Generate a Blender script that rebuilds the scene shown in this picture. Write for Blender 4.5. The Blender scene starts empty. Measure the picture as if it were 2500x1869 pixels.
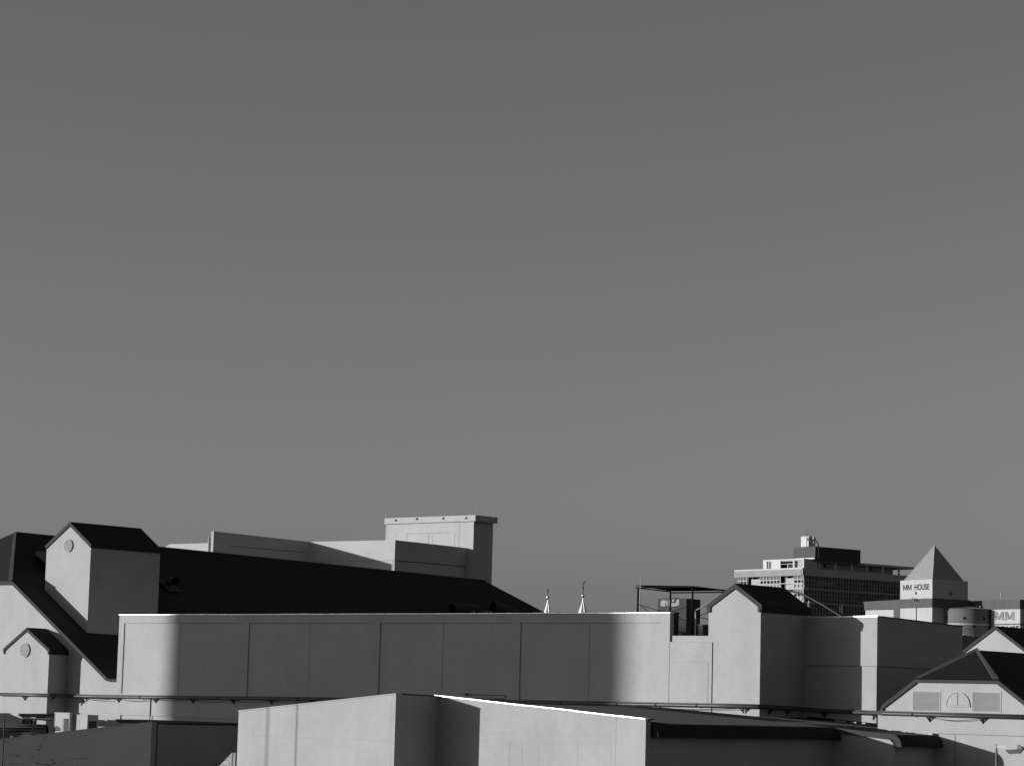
import bpy, bmesh, math, random
from mathutils import Vector, Matrix
random.seed(7)
S = bpy.context.scene
C = S.collection
rad = math.radians

# ------------------------------------------------------------------ camera
# world axes: X runs along the sunlit fronts, Y along the shaded sides, Z up
# (metres); the camera stands on an upper deck at 12 m.
IMG_W, IMG_H = 2500.0, 1869.0
FOC = 6300.0
PITCH, ROLL, YAW = math.atan(787 / FOC), 0.0265, rad(40.3)
EYE = Vector((0, 0, 12.0))
_r0 = Vector((math.cos(YAW), math.sin(YAW), 0))
_f0 = Vector((-math.sin(YAW), math.cos(YAW), 0))
_z = Vector((0, 0, 1))
FWD = _f0 * math.cos(PITCH) + _z * math.sin(PITCH)
_u0 = -_f0 * math.sin(PITCH) + _z * math.cos(PITCH)
RGT = _r0 * math.cos(ROLL) + _u0 * math.sin(ROLL)
UPV = _u0 * math.cos(ROLL) - _r0 * math.sin(ROLL)
cam = bpy.data.cameras.new('camera')
cam.sensor_fit = 'HORIZONTAL'
cam.sensor_width = 36
cam.lens = 36 * FOC / IMG_W
cam.clip_start, cam.clip_end = 1, 6000
camo = bpy.data.objects.new('camera', cam)
C.objects.link(camo)
m = Matrix((RGT, UPV, -FWD)).transposed().to_4x4()
m.translation = EYE
camo.matrix_world = m
S.camera = camo

# ------------------------------------------------------------------ sky, sun
SUN_AZ, SUN_EL = rad(40.5), rad(8.4)      # heading of the light from +Y to +X
HEAD = Vector((math.sin(SUN_AZ), math.cos(SUN_AZ), 0))
LIGHT = HEAD * math.cos(SUN_EL) - _z * math.sin(SUN_EL)
W = bpy.data.worlds.new('World')
S.world = W
W.use_nodes = True
nt = W.node_tree
bg = nt.nodes['Background']
sky = nt.nodes.new('ShaderNodeTexSky')
sky.sky_type = 'NISHITA'
sky.sun_disc = False
sky.sun_elevation = SUN_EL
sky.sun_rotation = SUN_AZ + math.pi
sky.air_density, sky.dust_density, sky.ozone_density = 1.0, 1.2, 1.0
# black-and-white film
bw = nt.nodes.new('ShaderNodeRGBToBW')
nt.links.new(sky.outputs[0], bw.inputs[0])
nt.links.new(bw.outputs[0], bg.inputs[0])
bg.inputs[1].default_value = 0.0715
sl = bpy.data.lights.new('sun', 'SUN')
sl.energy = 4.75
sl.angle = rad(0.53)
sl.color = (1, 1, 1)
slo = bpy.data.objects.new('sun', sl)
C.objects.link(slo)
slo.rotation_euler = LIGHT.to_track_quat('-Z', 'Y').to_euler()
vs = S.view_settings
vs.view_transform = 'Standard'
vs.look = 'None'
vs.exposure = 0
vs.gamma = 1
vs.use_curve_mapping = False
S.render.engine = 'CYCLES'
S.cycles.max_bounces = 6

# ------------------------------------------------------------------ measuring
class Frame:
    """axes turned by ang about Z, origin under the camera"""
    def __init__(s, ang=0.0):
        s.a = ang
        s.inv = Matrix.Rotation(-ang, 3, 'Z')
    def ray(s, x, y):
        return s.inv @ (FWD + RGT * ((x - IMG_W / 2) / FOC) - UPV * ((y - IMG_H / 2) / FOC))
    def v(s, x, y, v): d = s.ray(x, y); return EYE + d * (v / d.y)
    def u(s, x, y, u): d = s.ray(x, y); return EYE + d * (u / d.x)
    def d(s, x, y, t): return EYE + s.ray(x, y) * t
    def plane(s, x, y, p, n):
        d = s.ray(x, y); return EYE + d * ((p - EYE).dot(n) / d.dot(n))
F0 = Frame(0)
PV, PU, PD = F0.v, F0.u, F0.d

# ------------------------------------------------------------------ materials
def new_mat(name):
    m = bpy.data.materials.new(name); m.use_nodes = True
    return m, m.node_tree, m.node_tree.nodes['Principled BSDF']
def plain(name, g, rough=0.7, spec=0.3, metal=0.0, var=0.06, scale=2.0):
    m, t, b = new_mat(name)
    n = t.nodes.new('ShaderNodeTexNoise'); n.inputs['Scale'].default_value = scale; n.inputs['Detail'].default_value = 5
    tc = t.nodes.new('ShaderNodeTexCoord'); t.links.new(tc.outputs['Object'], n.inputs['Vector'])
    r = t.nodes.new('ShaderNodeMapRange'); r.inputs[3].default_value = g * (1 - var); r.inputs[4].default_value = g * (1 + var)
    r.inputs[1].default_value, r.inputs[2].default_value = 0.3, 0.7
    t.links.new(n.outputs['Fac'], r.inputs[0]); t.links.new(r.outputs[0], b.inputs['Base Color'])
    b.inputs['Roughness'].default_value = rough; b.inputs['Specular IOR Level'].default_value = spec
    b.inputs['Metallic'].default_value = metal
    return m
def plaster(name, g, blotch=0.07, streak=0.06, grime=0.0):
    m, t, b = new_mat(name)
    tc = t.nodes.new('ShaderNodeTexCoord')
    def noise(scale, detail, mp=None, lo=0.35, hi=0.65, a=0.0, c=1.0):
        n = t.nodes.new('ShaderNodeTexNoise'); n.inputs['Scale'].default_value = scale; n.inputs['Detail'].default_value = detail
        if mp:
            k = t.nodes.new('ShaderNodeMapping'); k.inputs['Scale'].default_value = mp
            t.links.new(tc.outputs['Object'], k.inputs[0]); t.links.new(k.outputs[0], n.inputs['Vector'])
        else: t.links.new(tc.outputs['Object'], n.inputs['Vector'])
        r = t.nodes.new('ShaderNodeMapRange')
        r.inputs[1].default_value, r.inputs[2].default_value, r.inputs[3].default_value, r.inputs[4].default_value = lo, hi, a, c
        t.links.new(n.outputs['Fac'], r.inputs[0]); return n, r
    _, a = noise(0.45, 6, a=g * (1 - blotch), c=g * (1 + blotch * .5))
    _, s = noise(1.0, 4, (2.2, 2.2, 0.12), a=1 - streak, c=1 + streak * .4)
    _, p = noise(3.2, 6, None, .4, .75, 1.02, 0.965)
    f, fr = noise(40, 3, None, .3, .7, .985, 1.015)
    def mul(x, y):
        q = t.nodes.new('ShaderNodeMath'); q.operation = 'MULTIPLY'
        t.links.new(x, q.inputs[0]); t.links.new(y, q.inputs[1]); return q.outputs[0]
    o = mul(mul(a.outputs[0], s.outputs[0]), mul(p.outputs[0], fr.outputs[0]))
    if grime:
        _, gr = noise(1.6, 9, (1, 1, .6), .58, .74, 1.0, 1 - grime); o = mul(o, gr.outputs[0])
    t.links.new(o, b.inputs['Base Color'])
    bp = t.nodes.new('ShaderNodeBump'); bp.inputs['Strength'].default_value = 0.12; bp.inputs['Distance'].default_value = 0.01
    t.links.new(f.outputs['Fac'], bp.inputs['Height']); t.links.new(bp.outputs[0], b.inputs['Normal'])
    b.inputs['Roughness'].default_value = 0.9; b.inputs['Specular IOR Level'].default_value = 0.1
    return m
M = dict(
    wall=plaster('white_plaster', .375, .06, .02, .03), wall2=plaster('cream_plaster', .41, .06, .03, .04), wallf=plaster('front_plaster', .37, .07, .025, .04),
    wallg=plaster('grey_plaster', .375, .05, .015, .03), joint=plain('joint_dark_grey', .12),  # joint: even dark grey for joint lines and weep holes
    roof=plain('dark_roof_sheet', .034, .8, .04, var=.08, scale=.6), trim=plain('dark_trim_paint', .052, .8, .1),
    rooftop=plain('weathered_roof_sheet', .045, .9, .0, var=.12, scale=.8),
    coping=plain('zinc_coping', .80, .45, .5, .9, .05, 3), metal=plain('galvanised', .55, .32, .5, .85, .2, 6),
    pipe=plain('pipe_paint', .07, .4, .35), black=plain('black_steel', .018, .6, .2), dark=plain('dark_grey_paint', .07, .7, .15),
    midg=plain('mid_grey_paint', .17, .8, .15), white=plain('white_enamel', .38, .85, .05, var=.03), duct=plain('dark_duct', .04, .6, .2),
    glass=plain('dark_glass', .02, .15, .4), glassl=plain('grey_glass', .045, .3, .4, var=.3, scale=.5), rib=plain('ribbed_cladding', .44, .6, .2),
    cladd=plain('grey_cladding', .24, .7, .15), clads=plain('dark_cladding', .045, .7, .15), slab=plain('slab_concrete', .36, .8, .15), chim=plaster('chimney_render', .07, .1, .1),
    peel=plain('bare_plaster_patch', .30, .8, .15, var=.25, scale=5), band=plaster('grey_band', .10, .06, .08), pyr=plain('pyramid_sheet', .25, .6, .2),
    drum=plaster('drum_render', .15), sign=plain('sign_paint', .012, .8, .1), gild=plain('spire_metal', .62, .4, .5, .3), steel=plain('spire_dark', .04),
    lamp=plain('lamp_housing', .42, .6, .2), lens=plain('lamp_lens', .16, .3, .4), asphalt=plain('asphalt', .05, .9, .2, var=.2, scale=.2),
    twig=plain('twig_bark', .02), leaf=plain('leaf', .02, .6), conc=plain('tower_concrete', .35, .9), worn=plain('worn_sign_paint', .16, .5, .3, var=.8, scale=3),
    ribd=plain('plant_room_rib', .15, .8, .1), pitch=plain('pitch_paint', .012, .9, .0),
    beadp=plain('joint_filler', .27, .9, .05),
    pole=plain('pole_paint', .14, .6, .3),
    stucco=plain('white_paint', .50, .7, .15, var=.04),
)

# ------------------------------------------------------------------ building blocks
class MB:
    def __init__(s): s.v = []; s.f = []
    def poly(s, pts):
        n = len(s.v); s.v += [tuple(p) for p in pts]; s.f.append(tuple(range(n, n + len(pts)))); return s
    def box(s, x0, x1, y0, y1, z0, z1):
        n = len(s.v)
        s.v += [(x, y, z) for z in (z0, z1) for y in (y0, y1) for x in (x0, x1)]
        s.f += [tuple(n + i for i in q) for q in ((0, 2, 3, 1), (4, 5, 7, 6), (0, 1, 5, 4), (2, 6, 7, 3), (0, 4, 6, 2), (1, 3, 7, 5))]; return s
    def ext(s, pts, off):
        """solid from a flat outline pushed along off"""
        n = len(s.v); k = len(pts); off = Vector(off)
        s.v += [tuple(p) for p in pts] + [tuple(Vector(p) + off) for p in pts]
        s.f.append(tuple(range(n, n + k))); s.f.append(tuple(range(n + 2 * k - 1, n + k - 1, -1)))
        s.f += [(n + i, n + (i + 1) % k, n + k + (i + 1) % k, n + k + i) for i in range(k)]; return s
    def pv(s, uz, v0, v1): return s.ext([(u, v0, z) for u, z in uz], (0, v1 - v0, 0))
    def pu(s, vz, u0, u1): return s.ext([(u0, v, z) for v, z in vz], (u1 - u0, 0, 0))
    def tube(s, path, r, n=8, cap=True):
        path = [Vector(p) for p in path]; rr = r if isinstance(r, (list, tuple)) else [r] * len(path)
        b = len(s.v)
        for i, p in enumerate(path):
            t = (path[min(i + 1, len(path) - 1)] - path[max(i - 1, 0)]).normalized()
            a = t.cross(Vector((0, 0, 1)) if abs(t.z) < .9 else Vector((1, 0, 0))).normalized(); c = t.cross(a)
            s.v += [tuple(p + (a * math.cos(q) + c * math.sin(q)) * rr[i]) for q in [2 * math.pi * j / n for j in range(n)]]
        for i in range(len(path) - 1):
            for j in range(n): s.f.append((b + i * n + j, b + i * n + (j + 1) % n, b + (i + 1) * n + (j + 1) % n, b + (i + 1) * n + j))
        if cap:
            s.f.append(tuple(b + j for j in range(n - 1, -1, -1))); e = b + (len(path) - 1) * n; s.f.append(tuple(e + j for j in range(n)))
        return s
    def bar(s, a, b, w): return s.tube([a, b], w * .7071, 4)
    def lathe(s, c, prof, n=16):
        return s.tube([(c[0], c[1], c[2] + z) for _, z in prof], [max(r, .002) for r, _ in prof], n)
    def grid(s, rows):
        n = len(s.v); k = len(rows[0])
        for r in rows: s.v += [tuple(p) for p in r]
        for i in range(len(rows) - 1):
            for j in range(k - 1): s.f.append((n + i * k + j, n + i * k + j + 1, n + (i + 1) * k + j + 1, n + (i + 1) * k + j))
        return s
    def disc(s, c, r, v0, v1, n=28):
        return s.ext([(c.x + r * math.cos(2 * math.pi * i / n), v0, c.z + r * math.sin(2 * math.pi * i / n)) for i in range(n)], (0, v1 - v0, 0))
    def ring(s, c, r0, r1, v0, v1, a0=0, a1=2 * math.pi, n=32):
        for i in range(n):
            p, q = a0 + (a1 - a0) * i / n, a0 + (a1 - a0) * (i + 1) / n
            s.ext([(c.x + r * math.cos(t), v0, c.z + r * math.sin(t)) for r, t in ((r0, p), (r1, p), (r1, q), (r0, q))], (0, v1 - v0, 0))
        return s
def smooth_seg(pts, k=6):
    """Catmull-Rom through pts"""
    P = [Vector(p) for p in pts]; out = []
    for i in range(len(P) - 1):
        a, b, c, d = P[max(i - 1, 0)], P[i], P[i + 1], P[min(i + 2, len(P) - 1)]
        for j in range(k):
            t = j / k
            out.append(.5 * ((2 * b) + (c - a) * t + (2 * a - 5 * b + 4 * c - d) * t * t + (3 * b - a - 3 * c + d) * t ** 3))
    return out + [P[-1]]
BASE = {}
def tag(o, label, cat=None, group=None, kind=None):
    if label: o['label'] = label
    if cat: o['category'] = cat
    if group: o['group'] = group
    if kind: o['kind'] = kind
    return o
def thing(name, label, cat, base, fr=F0, group=None):
    o = bpy.data.objects.new(name, None); o.empty_display_size = .5
    C.objects.link(o); base = Vector(base)
    o.location = Matrix.Rotation(fr.a, 3, 'Z') @ base; o.rotation_euler = (0, 0, fr.a)
    BASE[o.name] = base
    return tag(o, label, cat, group)
def mesh_of(name, mb, mat, base, smooth=False):
    me = bpy.data.meshes.new(name); me.from_pydata([tuple(Vector(p) - base) for p in mb.v], [], mb.f)
    bm = bmesh.new(); bm.from_mesh(me); bmesh.ops.recalc_face_normals(bm, faces=bm.faces); bm.to_mesh(me); bm.free()
    me.materials.append(M[mat] if isinstance(mat, str) else mat)
    if smooth: me.polygons.foreach_set('use_smooth', [True] * len(me.polygons))
    return me
def part(name, mb, mat, root, label=None, kind=None, smooth=False):
    """mesh child of a thing (or of a part); points in the thing's frame"""
    base = BASE[root.name]
    o = bpy.data.objects.new(name, mesh_of(name, mb, mat, base, smooth)); C.objects.link(o); o.parent = root
    BASE[o.name] = base
    return tag(o, label, None, None, kind)
def solo(name, label, cat, mb, mat, base, fr=F0, group=None, kind=None, smooth=False):
    base = Vector(base)
    o = bpy.data.objects.new(name, mesh_of(name, mb, mat, base, smooth)); C.objects.link(o)
    o.location = Matrix.Rotation(fr.a, 3, 'Z') @ base; o.rotation_euler = (0, 0, fr.a); BASE[o.name] = base
    return tag(o, label, cat, group, kind)
def stamp(name, mesh, root, at):
    o = bpy.data.objects.new(name, mesh); C.objects.link(o); o.parent = root; o.location = Vector(at) - BASE[root.name]
    BASE[o.name] = BASE[root.name]
    return o
def text_mb(txt, size, width=None, height=None, depth=.02, bold=0.0):
    cu = bpy.data.curves.new('lettering', 'FONT'); cu.body = txt; cu.size = size; cu.extrude = depth / 2; cu.offset = bold; cu.align_x = 'LEFT'
    o = bpy.data.objects.new('lettering', cu); C.objects.link(o)
    dg = bpy.context.evaluated_depsgraph_get(); me = bpy.data.meshes.new_from_object(o.evaluated_get(dg))
    xs = [v.co.x for v in me.vertices]; ys = [v.co.y for v in me.vertices]
    sx = width / (max(xs) - min(xs)) if width else 1; sy = height / (max(ys) - min(ys)) if height else 1
    mb = MB(); mb.v = [((v.co.x - min(xs)) * sx, v.co.z, (v.co.y - min(ys)) * sy) for v in me.vertices]
    mb.f = [tuple(p.vertices) for p in me.polygons]
    bpy.data.objects.remove(o); bpy.data.curves.remove(cu); bpy.data.meshes.remove(me)
    return mb
def glyph_m(w_, h_, st, depth=.03):
    mb = MB(); y0, y1 = -depth, 0.0
    for x0 in (0, w_ - st): mb.box(x0, x0 + st, y0, y1, 0, h_)
    for a_, b_ in ((st * .2, w_ / 2 - st * .5), (w_ - st * 1.2, w_ / 2 - st * .5)):
        mb.ext([(a_, y0 - .001, h_), (a_ + st, y0 - .001, h_), (b_ + st, y0 - .001, h_ * .12), (b_, y0 - .001, h_ * .12)], (0, depth, 0))
    return mb
def join(*ms):
    o = MB()
    for q in ms:
        n = len(o.v); o.v += q.v; o.f += [tuple(i + n for i in f) for f in q.f]
    return o
def shift(mb, d):
    d = Vector(d); mb.v = [tuple(Vector(p) + d) for p in mb.v]; return mb

# ------------------------------------------------------------------ ground
g = MB().poly([(-4000, -4000, 0), (4000, -4000, 0), (4000, 4000, 0), (-4000, 4000, 0)])
solo('ground', None, None, g, 'asphalt', (0, 0, 0), kind='structure')

TANP = math.tan(rad(32.2))
VM = 100.0                                    # face of the long panelled front

def corr_tri(a, b, apex, n, amp, norm, xc=None):
    """ribbed triangular hip: ribs run up from the eave a-b"""
    a, b, apex, norm = Vector(a), Vector(b), Vector(apex), Vector(norm).normalized()
    e = (b - a); L = e.length; e.normalize(); xa = (apex - a).dot(e) / L; run = apex - (a + e * xa * L)
    lo, hi = [], []
    for i in range(n * 4 + 1):
        x = i / (n * 4); h = min(x / xa, (1 - x) / (1 - xa)) if 0 < xa < 1 else 1
        d = norm * (amp * (0, 1, 1, 0)[i % 4])
        lo.append(a + e * x * L + d); hi.append(a + e * x * L + run * max(h, 0) + d * (1 if h > .02 else 0))
    return MB().grid([lo, hi])

def round_vent(root, c, r, v):
    """louvred round vent standing proud of a wall at plane v"""
    rim = part('round_vent', MB().ring(c, r * .92, r, v - .085, v + .02), 'wall', root)
    part('vent_back', MB().disc(c, r * .93, v - .06, v - .045), 'midg', rim)
    mb = MB(); n = 10
    for i in range(n):
        z = c.z - r * .9 + (i + .5) * 2 * r * .9 / n; hw = math.sqrt(max((r * .925) ** 2 - (z - c.z) ** 2, 0)); h = r * .9 / n
        mb.ext([(c.x - hw, v - .084, z - h * .8), (c.x - hw, v - .084, z + h * .1), (c.x - hw, v - .061, z + h * .5), (c.x - hw, v - .061, z - h * .4)], (2 * hw, 0, 0))
    part('vent_slats', mb, 'wall', rim, kind='stuff')

def gable_tower(name, label, v, ul, ur, z_eave, apex, v_back, z0, over, fas, vent=None, group=None, stub=.10, bw=.24):
    """square tower with a steep gable facing the sun; apex = (u, z) of the bargeboard tip"""
    t = thing(name, label, 'building', ((ul + ur) / 2, v, z0), group=group)
    um, za = apex
    part('wall', MB().pv([(ul, z0), (ur, z0), (ur, z_eave - .02), (um, za - .2), (ul, z_eave - .02)], v, v_back), 'wall', t)
    uo0, uo1 = ul - over, ur + over
    vf, vb = v - .035, v_back + .12
    rf = MB()
    for ue_ in (uo1, uo0): rf.ext([(um, vf, za), (ue_, vf, z_eave), (ue_, vf, z_eave - .05), (um, vf, za - .05)], (0, vb - vf, 0))
    r = part('roof', rf, 'roof', t)
    for s, ue_, wx in ((1, uo1, ur), (-1, uo0, ul)):
        n_ = 7; top = [(um + (ue_ + s * .01 - um) * k / n_, za + .012 + (z_eave - za) * k / n_) for k in range(n_ + 1)]
        bot = [(x, z - bw * random.uniform(.97, 1.03)) for x, z in top[:-1]] + [(wx - s * stub, top[-1][1] - bw * .82)]
        bot[0] = (um, za - bw * 1.0)
        end = [(ue_ + s * .01, z_eave - fas * .55), (wx + s * .012, z_eave - fas * .55), (wx + s * .012, z_eave - fas), (wx - s * stub, z_eave - fas)]
        part('bargeboard', MB().pv(top + end + bot[::-1], vf - .035, vf - .001), 'trim', r)
        part('fascia', MB().box(min(wx + s * .002, ue_), max(wx + s * .002, ue_), vf, vb, z_eave - fas, z_eave - .052), 'roof', r)
    part('ridge_cap', MB().tube([(um, vf - .03, za - .03), (um, vb, za - .03)], .05, 8), 'roof', r)
    if vent: round_vent(t, vent[0], vent[1], v)
    return t

# ================================================================== great hall
a = PV(35, 1421, 100.2); HU, HZ = -129.45, 22.0
apex = Vector((HU, 104.52, HZ)); far = PU(1185, 1418, HU)
ux, ue = -114.16, PV(264, 1652, 100.03).x
ze = HZ - TANP * (ue - HU)
hall = thing('hall', 'great dark-roofed hall with a clipped gable, its long black slope crossing behind the panelled front', 'building', (HU, 100.2, 0))
w = 2 * HU
hw = a.x
uz = [(w - ux, 0), (ux, 0), (ux, ze - .05), (ue, ze - .05), (hw, a.z), (w - hw, a.z), (w - ue, ze - .05), (w - ux, ze - .05)]
part('gable_wall', MB().pv(uz, 100.2, 100.6), 'wall', hall)
part('side_wall', MB().box(w - ux, ux - .02, 100.6, 158, 0, ze - .3), 'wall', hall)
vf = 100.08
HK = .8
E1 = far + Vector((ue - HU, HK * (ue - HU), -TANP * (ue - HU)))
rf = part('roof', MB().ext([apex, (hw, vf, a.z + .06), (ue, vf, ze + .06), E1, far], (0, 0, -.12)), 'roof', hall)
def mir(p): return Vector((w - p[0], p[1], p[2]))
rb = MB().ext([mir(apex), mir((hw, vf, a.z + .06)), mir((ue, vf, ze + .06)), mir(E1), mir(far)], (0, 0, -.12))
rb.ext([far, E1, mir(E1)], (0, 0, -.12))
part('rear_slope', rb, 'roof', rf)
A, B = Vector((w - hw, vf - .02, a.z + .06)), Vector((hw, vf - .02, a.z + .06))
nrm = (B - A).cross(apex - A)
hip = part('hip', corr_tri(A, B, apex + Vector((0, -.03, .02)), 46, .022, nrm), 'roof', hall)
capd = Vector((0, -.06, .05))
for P in (A, B):
    part('hip_cap', MB().ext([P + capd, P + capd + Vector((-.32 if P is B else .32, 0, .0)), apex + capd + Vector((-.12 if P is B else .12, -.05, -.05)), apex + capd], (0, .05, .06)), 'trim', hip)
bd = .20
for s in (1, -1):
    f = (lambda p: p) if s == 1 else (lambda p: (w - p[0], p[1]))
    b = MB().pv([f((hw, a.z + .07)), f((ue, ze + .075)), f((ux + .01, ze + .075)), f((ux + .01, ze - .06)), f((ue - .16, ze - .06)), f((hw - .05, a.z - .13))], vf - .05, vf - .002)
    part('box_gutter', MB().box(min(f((ue, 0))[0], f((ux, 0))[0]), max(f((ue, 0))[0], f((ux, 0))[0]), vf, 158, ze - .055, ze + .06), 'roof', hall)
    part('bargeboard', b, 'trim', hall)
part('hip_fascia', MB().box(w - hw, hw, vf - .05, vf - .002, a.z - .13, a.z + .06), 'trim', hall)
part('ridge_cap', MB().tube([apex, far], .1, 8), 'trim', hall)
# plant box on the slope behind the tall tower
n_sl = Vector((TANP, 0, 1))
pb = PV(84, 1423, 103.6); pt = PV(86, 1345, 103.6); pr = PV(101, 1400, 103.6)
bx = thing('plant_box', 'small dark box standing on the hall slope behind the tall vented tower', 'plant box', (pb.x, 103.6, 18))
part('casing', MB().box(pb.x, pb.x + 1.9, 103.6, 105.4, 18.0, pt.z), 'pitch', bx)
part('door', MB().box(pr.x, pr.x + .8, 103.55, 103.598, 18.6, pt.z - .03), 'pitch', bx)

# ================================================================== gabled towers
vt = 102.03
c1, c2 = PV(114, 1340, vt), PV(222, 1336, vt)
gable_tower('gabled_tower', 'tall pale gabled tower with a round vent rising through the hall roof', vt, c1.x, c2.x, 20.93,
            (PV(171, 1275, vt - .04).x, PV(171, 1274, vt - .04).z), PU(391, 1350, c2.x).y, 12, .07, .19, (PV(168.5, 1331, vt), .385), 'gabled towers', stub=.0)
vs_ = 98.78
s1, s2 = PV(8.5, 1640, vs_), PV(118, 1640, vs_)
se = PV(119.5, 1584, vs_ - .04); sa = PV(65.5, 1532, vs_ - .04)
gable_tower('gabled_tower', 'low pale gabled tower with a round vent at the far left, above the cooling units', vs_, s1.x, s2.x, se.z,
            (sa.x, sa.z), 100.19, 0, .06, .30, (PV(62.5, 1586, vs_), .42), 'gabled towers', stub=.06, bw=.2)
vc = 100.06
k1, k2 = PV(1730, 1520, vc), PV(1857, 1520, vc)
ke = PV(1861, 1476, vc - .04); ka = PV(1795, 1424, vc - .04)
vD = PU(1965, 1504, k2.x).y
gable_tower('gabled_tower', 'pale gabled tower without a vent beside the far end of the panelled front', vc, k1.x, k2.x, ke.z,
            (ka.x, ka.z), vD + .3, 0, .08, .33, None, 'gabled towers', stub=.13, bw=.24)

# ================================================================== long panelled front
zt = 16.66
uL, uR = PV(292, 1500, VM).x, PV(1636, 1500, VM).x
pw = thing('panelled_block', 'long flat-topped block with recessed wall panels, mostly in broad soft shade', 'building', ((uL + uR) / 2, VM, 0))
zb = PV(300, 1520, VM).z; zp = 12.10; zq = PV(299, 1744, VM).z
fr_ = MB().box(uL, uR, VM, VM + .3, zb, zt - .047)
edges = [(303, 590), (608, 908.5), (928, 1250), (1271, 1614)]
mids = [441, 757, 1083, 1440]
bays = [(PV(x0, 1530, VM).x, PV(x1, 1530, VM).x) for x0, x1 in edges]
prev = uL
for b0, b1 in bays + [(uR, uR)]:
    fr_.box(prev, b0, VM, VM + .3, zp, zb); prev = b1
fr_.box(uL, uR, VM, VM + .3, zq, zp)
fr_.box(uL, bays[0][0], VM, VM + .3, 0, zq)
fr_.box(bays[-1][1], uR, VM, VM + .3, 0, zq)
wl = part('wall', fr_, 'wall', pw)
part('backing_wall', MB().box(uL + .01, -82.5, VM + .16, 117, 0, zt - .52).box(-82.5, uR - .01, VM + .16, VM + .29, 0, zt - .1), 'wallg', pw)
part('roof_felt', MB().box(uL + .02, -82.55, VM + .31, 116.9, zt - .515, zt - .49), 'roof', pw)
part('lower_deck', MB().box(-82.45, -69.5, VM + 1.2, 114, 13.6, 14.1), 'roof', pw)
cp = MB(); xs = uL - .03
while xs < uR + .03:
    xe = min(xs + random.uniform(2.2, 2.9), uR + .03); dz = random.uniform(-.010, .008)
    cp.ext([(xs, VM - .04, zt - .045 + dz), (xs, VM - .04, zt - .022 + dz), (xs, VM - .01, zt - .008 + dz), (xs, VM + .32, zt - .002 + dz), (xs, VM + .32, zt - .045 + dz)], (xe - xs - .008, 0, 0)); xs = xe
part('coping', cp, 'coping', pw)
for (b0, b1), mx in zip(bays, mids):
    mu = PV(mx, 1560, VM + .08).x
    for p0, p1 in ((b0, mu - .012), (mu + .012, b1)):
        part('wall_panel', MB().box(p0, p1, VM + .055, VM + .155, zp, zb), 'wallg', wl)
prev = bays[0][0]
for b0, b1 in bays:
    part('wall_panel', MB().box(prev, b1 if b1 < bays[-1][0] else bays[-1][1], VM + .07, VM + .155, 0, zq), 'wallg', wl); prev = b1 + .02
    if b1 >= bays[-1][1]: break
for x, y in ((1254, 1661), (1353, 1657), (1448, 1666.5), (1545, 1666.5), (511, 1742), (356, 1718)):
    p = PV(x, y, VM); part('weep_hole', MB().disc(p, .022, VM - .004 if y > 1700 else VM + .05, VM + .052 if y < 1700 else VM - .001, 10), 'joint', wl)
# lower infill beside the gabled tower
zi = PV(1690, 1551, VM + .1).z; zj = PV(1690, 1565.5, VM).z; ug = PV(1738.5, 1640, VM).x
inf = thing('infill_wall', 'low sunlit infill wall with pale paint splashes between panelled front and gabled tower', 'wall', ((uR + ug) / 2, VM, 0))
part('upper_strip', MB().box(uR + .004, k1.x, VM + .1, VM + .35, zj - .2, zi), 'wall', inf)
part('lower_panel', MB().box(uR + .004, ug - .035, VM + .015, VM + .098, 0, zj - .022), 'wall', inf)
pp, pq = PV(1632, 1614, VM), PV(1728, 1717, VM)
part('patched_panel', MB().box(uR + .05, pq.x, VM + .006, VM + .0145, pq.z - 1.5, pp.z), 'wall', inf)
part('rear_fill', MB().box(uR + .004, k1.x - .004, VM + .36, VM + .9, 0, zi - .5), 'wallg', inf)
for i, (cx, cy, rr, n) in enumerate(((1682, 1577, 14, 26), (1666, 1582, 3, 4), (1697, 1588, 6, 6), (1695, 1687, 4, 6))):
    sp = MB()
    for _ in range(n):
        p = PV(cx + random.gauss(0, rr * .55), cy + random.gauss(0, rr * .4), VM + .012); q = random.uniform(.006, .028)
        vv = VM + (.0125 if p.z < zj - .04 else .0965)
        if zj - .05 < p.z < zj + .03 : continue
        if p.z < pp.z and p.x < pq.x: vv = VM + .004
        sp.ext([(p.x + q * math.cos(t) * random.uniform(.6, 1.2), vv, p.z + q * math.sin(t) * random.uniform(.6, 1.2)) for t in [j * math.pi / 3 for j in range(6)]], (0, .002, 0))
    if sp.v: part('paint_splash', sp, 'stucco', inf)

# ================================================================== right block behind the pipe
r1 = PV(2142, 1502, vD); ru = r1.x; rz = r1.z
v_end = PU(2350, 1527, ru).y; zr2 = PU(2350, 1527, ru).z
zl = PV(2050, 1624, vD).z
zr0 = PV(1966, 1505, vD).z
rb_ = thing('parapet_block', 'flat-roofed block with one sunlit strip at its corner and a dark long side', 'building', (ru, vD, 0))
up = MB(); up.ext([(k2.x - .3, vD, zl), (ru, vD, zl), (ru, vD, rz - .05), (k2.x - .3, vD, zr0 - .05)], (0, .25, 0))
up.ext([(ru - .25, vD + .25, zl), (ru, vD + .25, zl), (ru, v_end, zl), (ru, v_end, zr2 - .05), (ru, vD + .25, rz - .05), (ru - .25, vD + .25, rz - .05)], (0, 0, 0)) if False else None
up.pu([(vD + .25, zl), (v_end, zl), (v_end, zr2 - .05), (vD + .25, rz - .05)], ru - .25, ru)
part('upper_wall', up, 'wall', rb_)
lo = MB().box(k2.x - .3, ru - .05, vD + .06, v_end - .05, 0, zl - .012)
part('lower_wall', lo, 'wall', rb_)
part('roof_deck', MB().box(k2.x - .3, ru - .26, vD + .26, v_end - .1, zl, zl + 1.2), 'dark', rb_)
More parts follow.
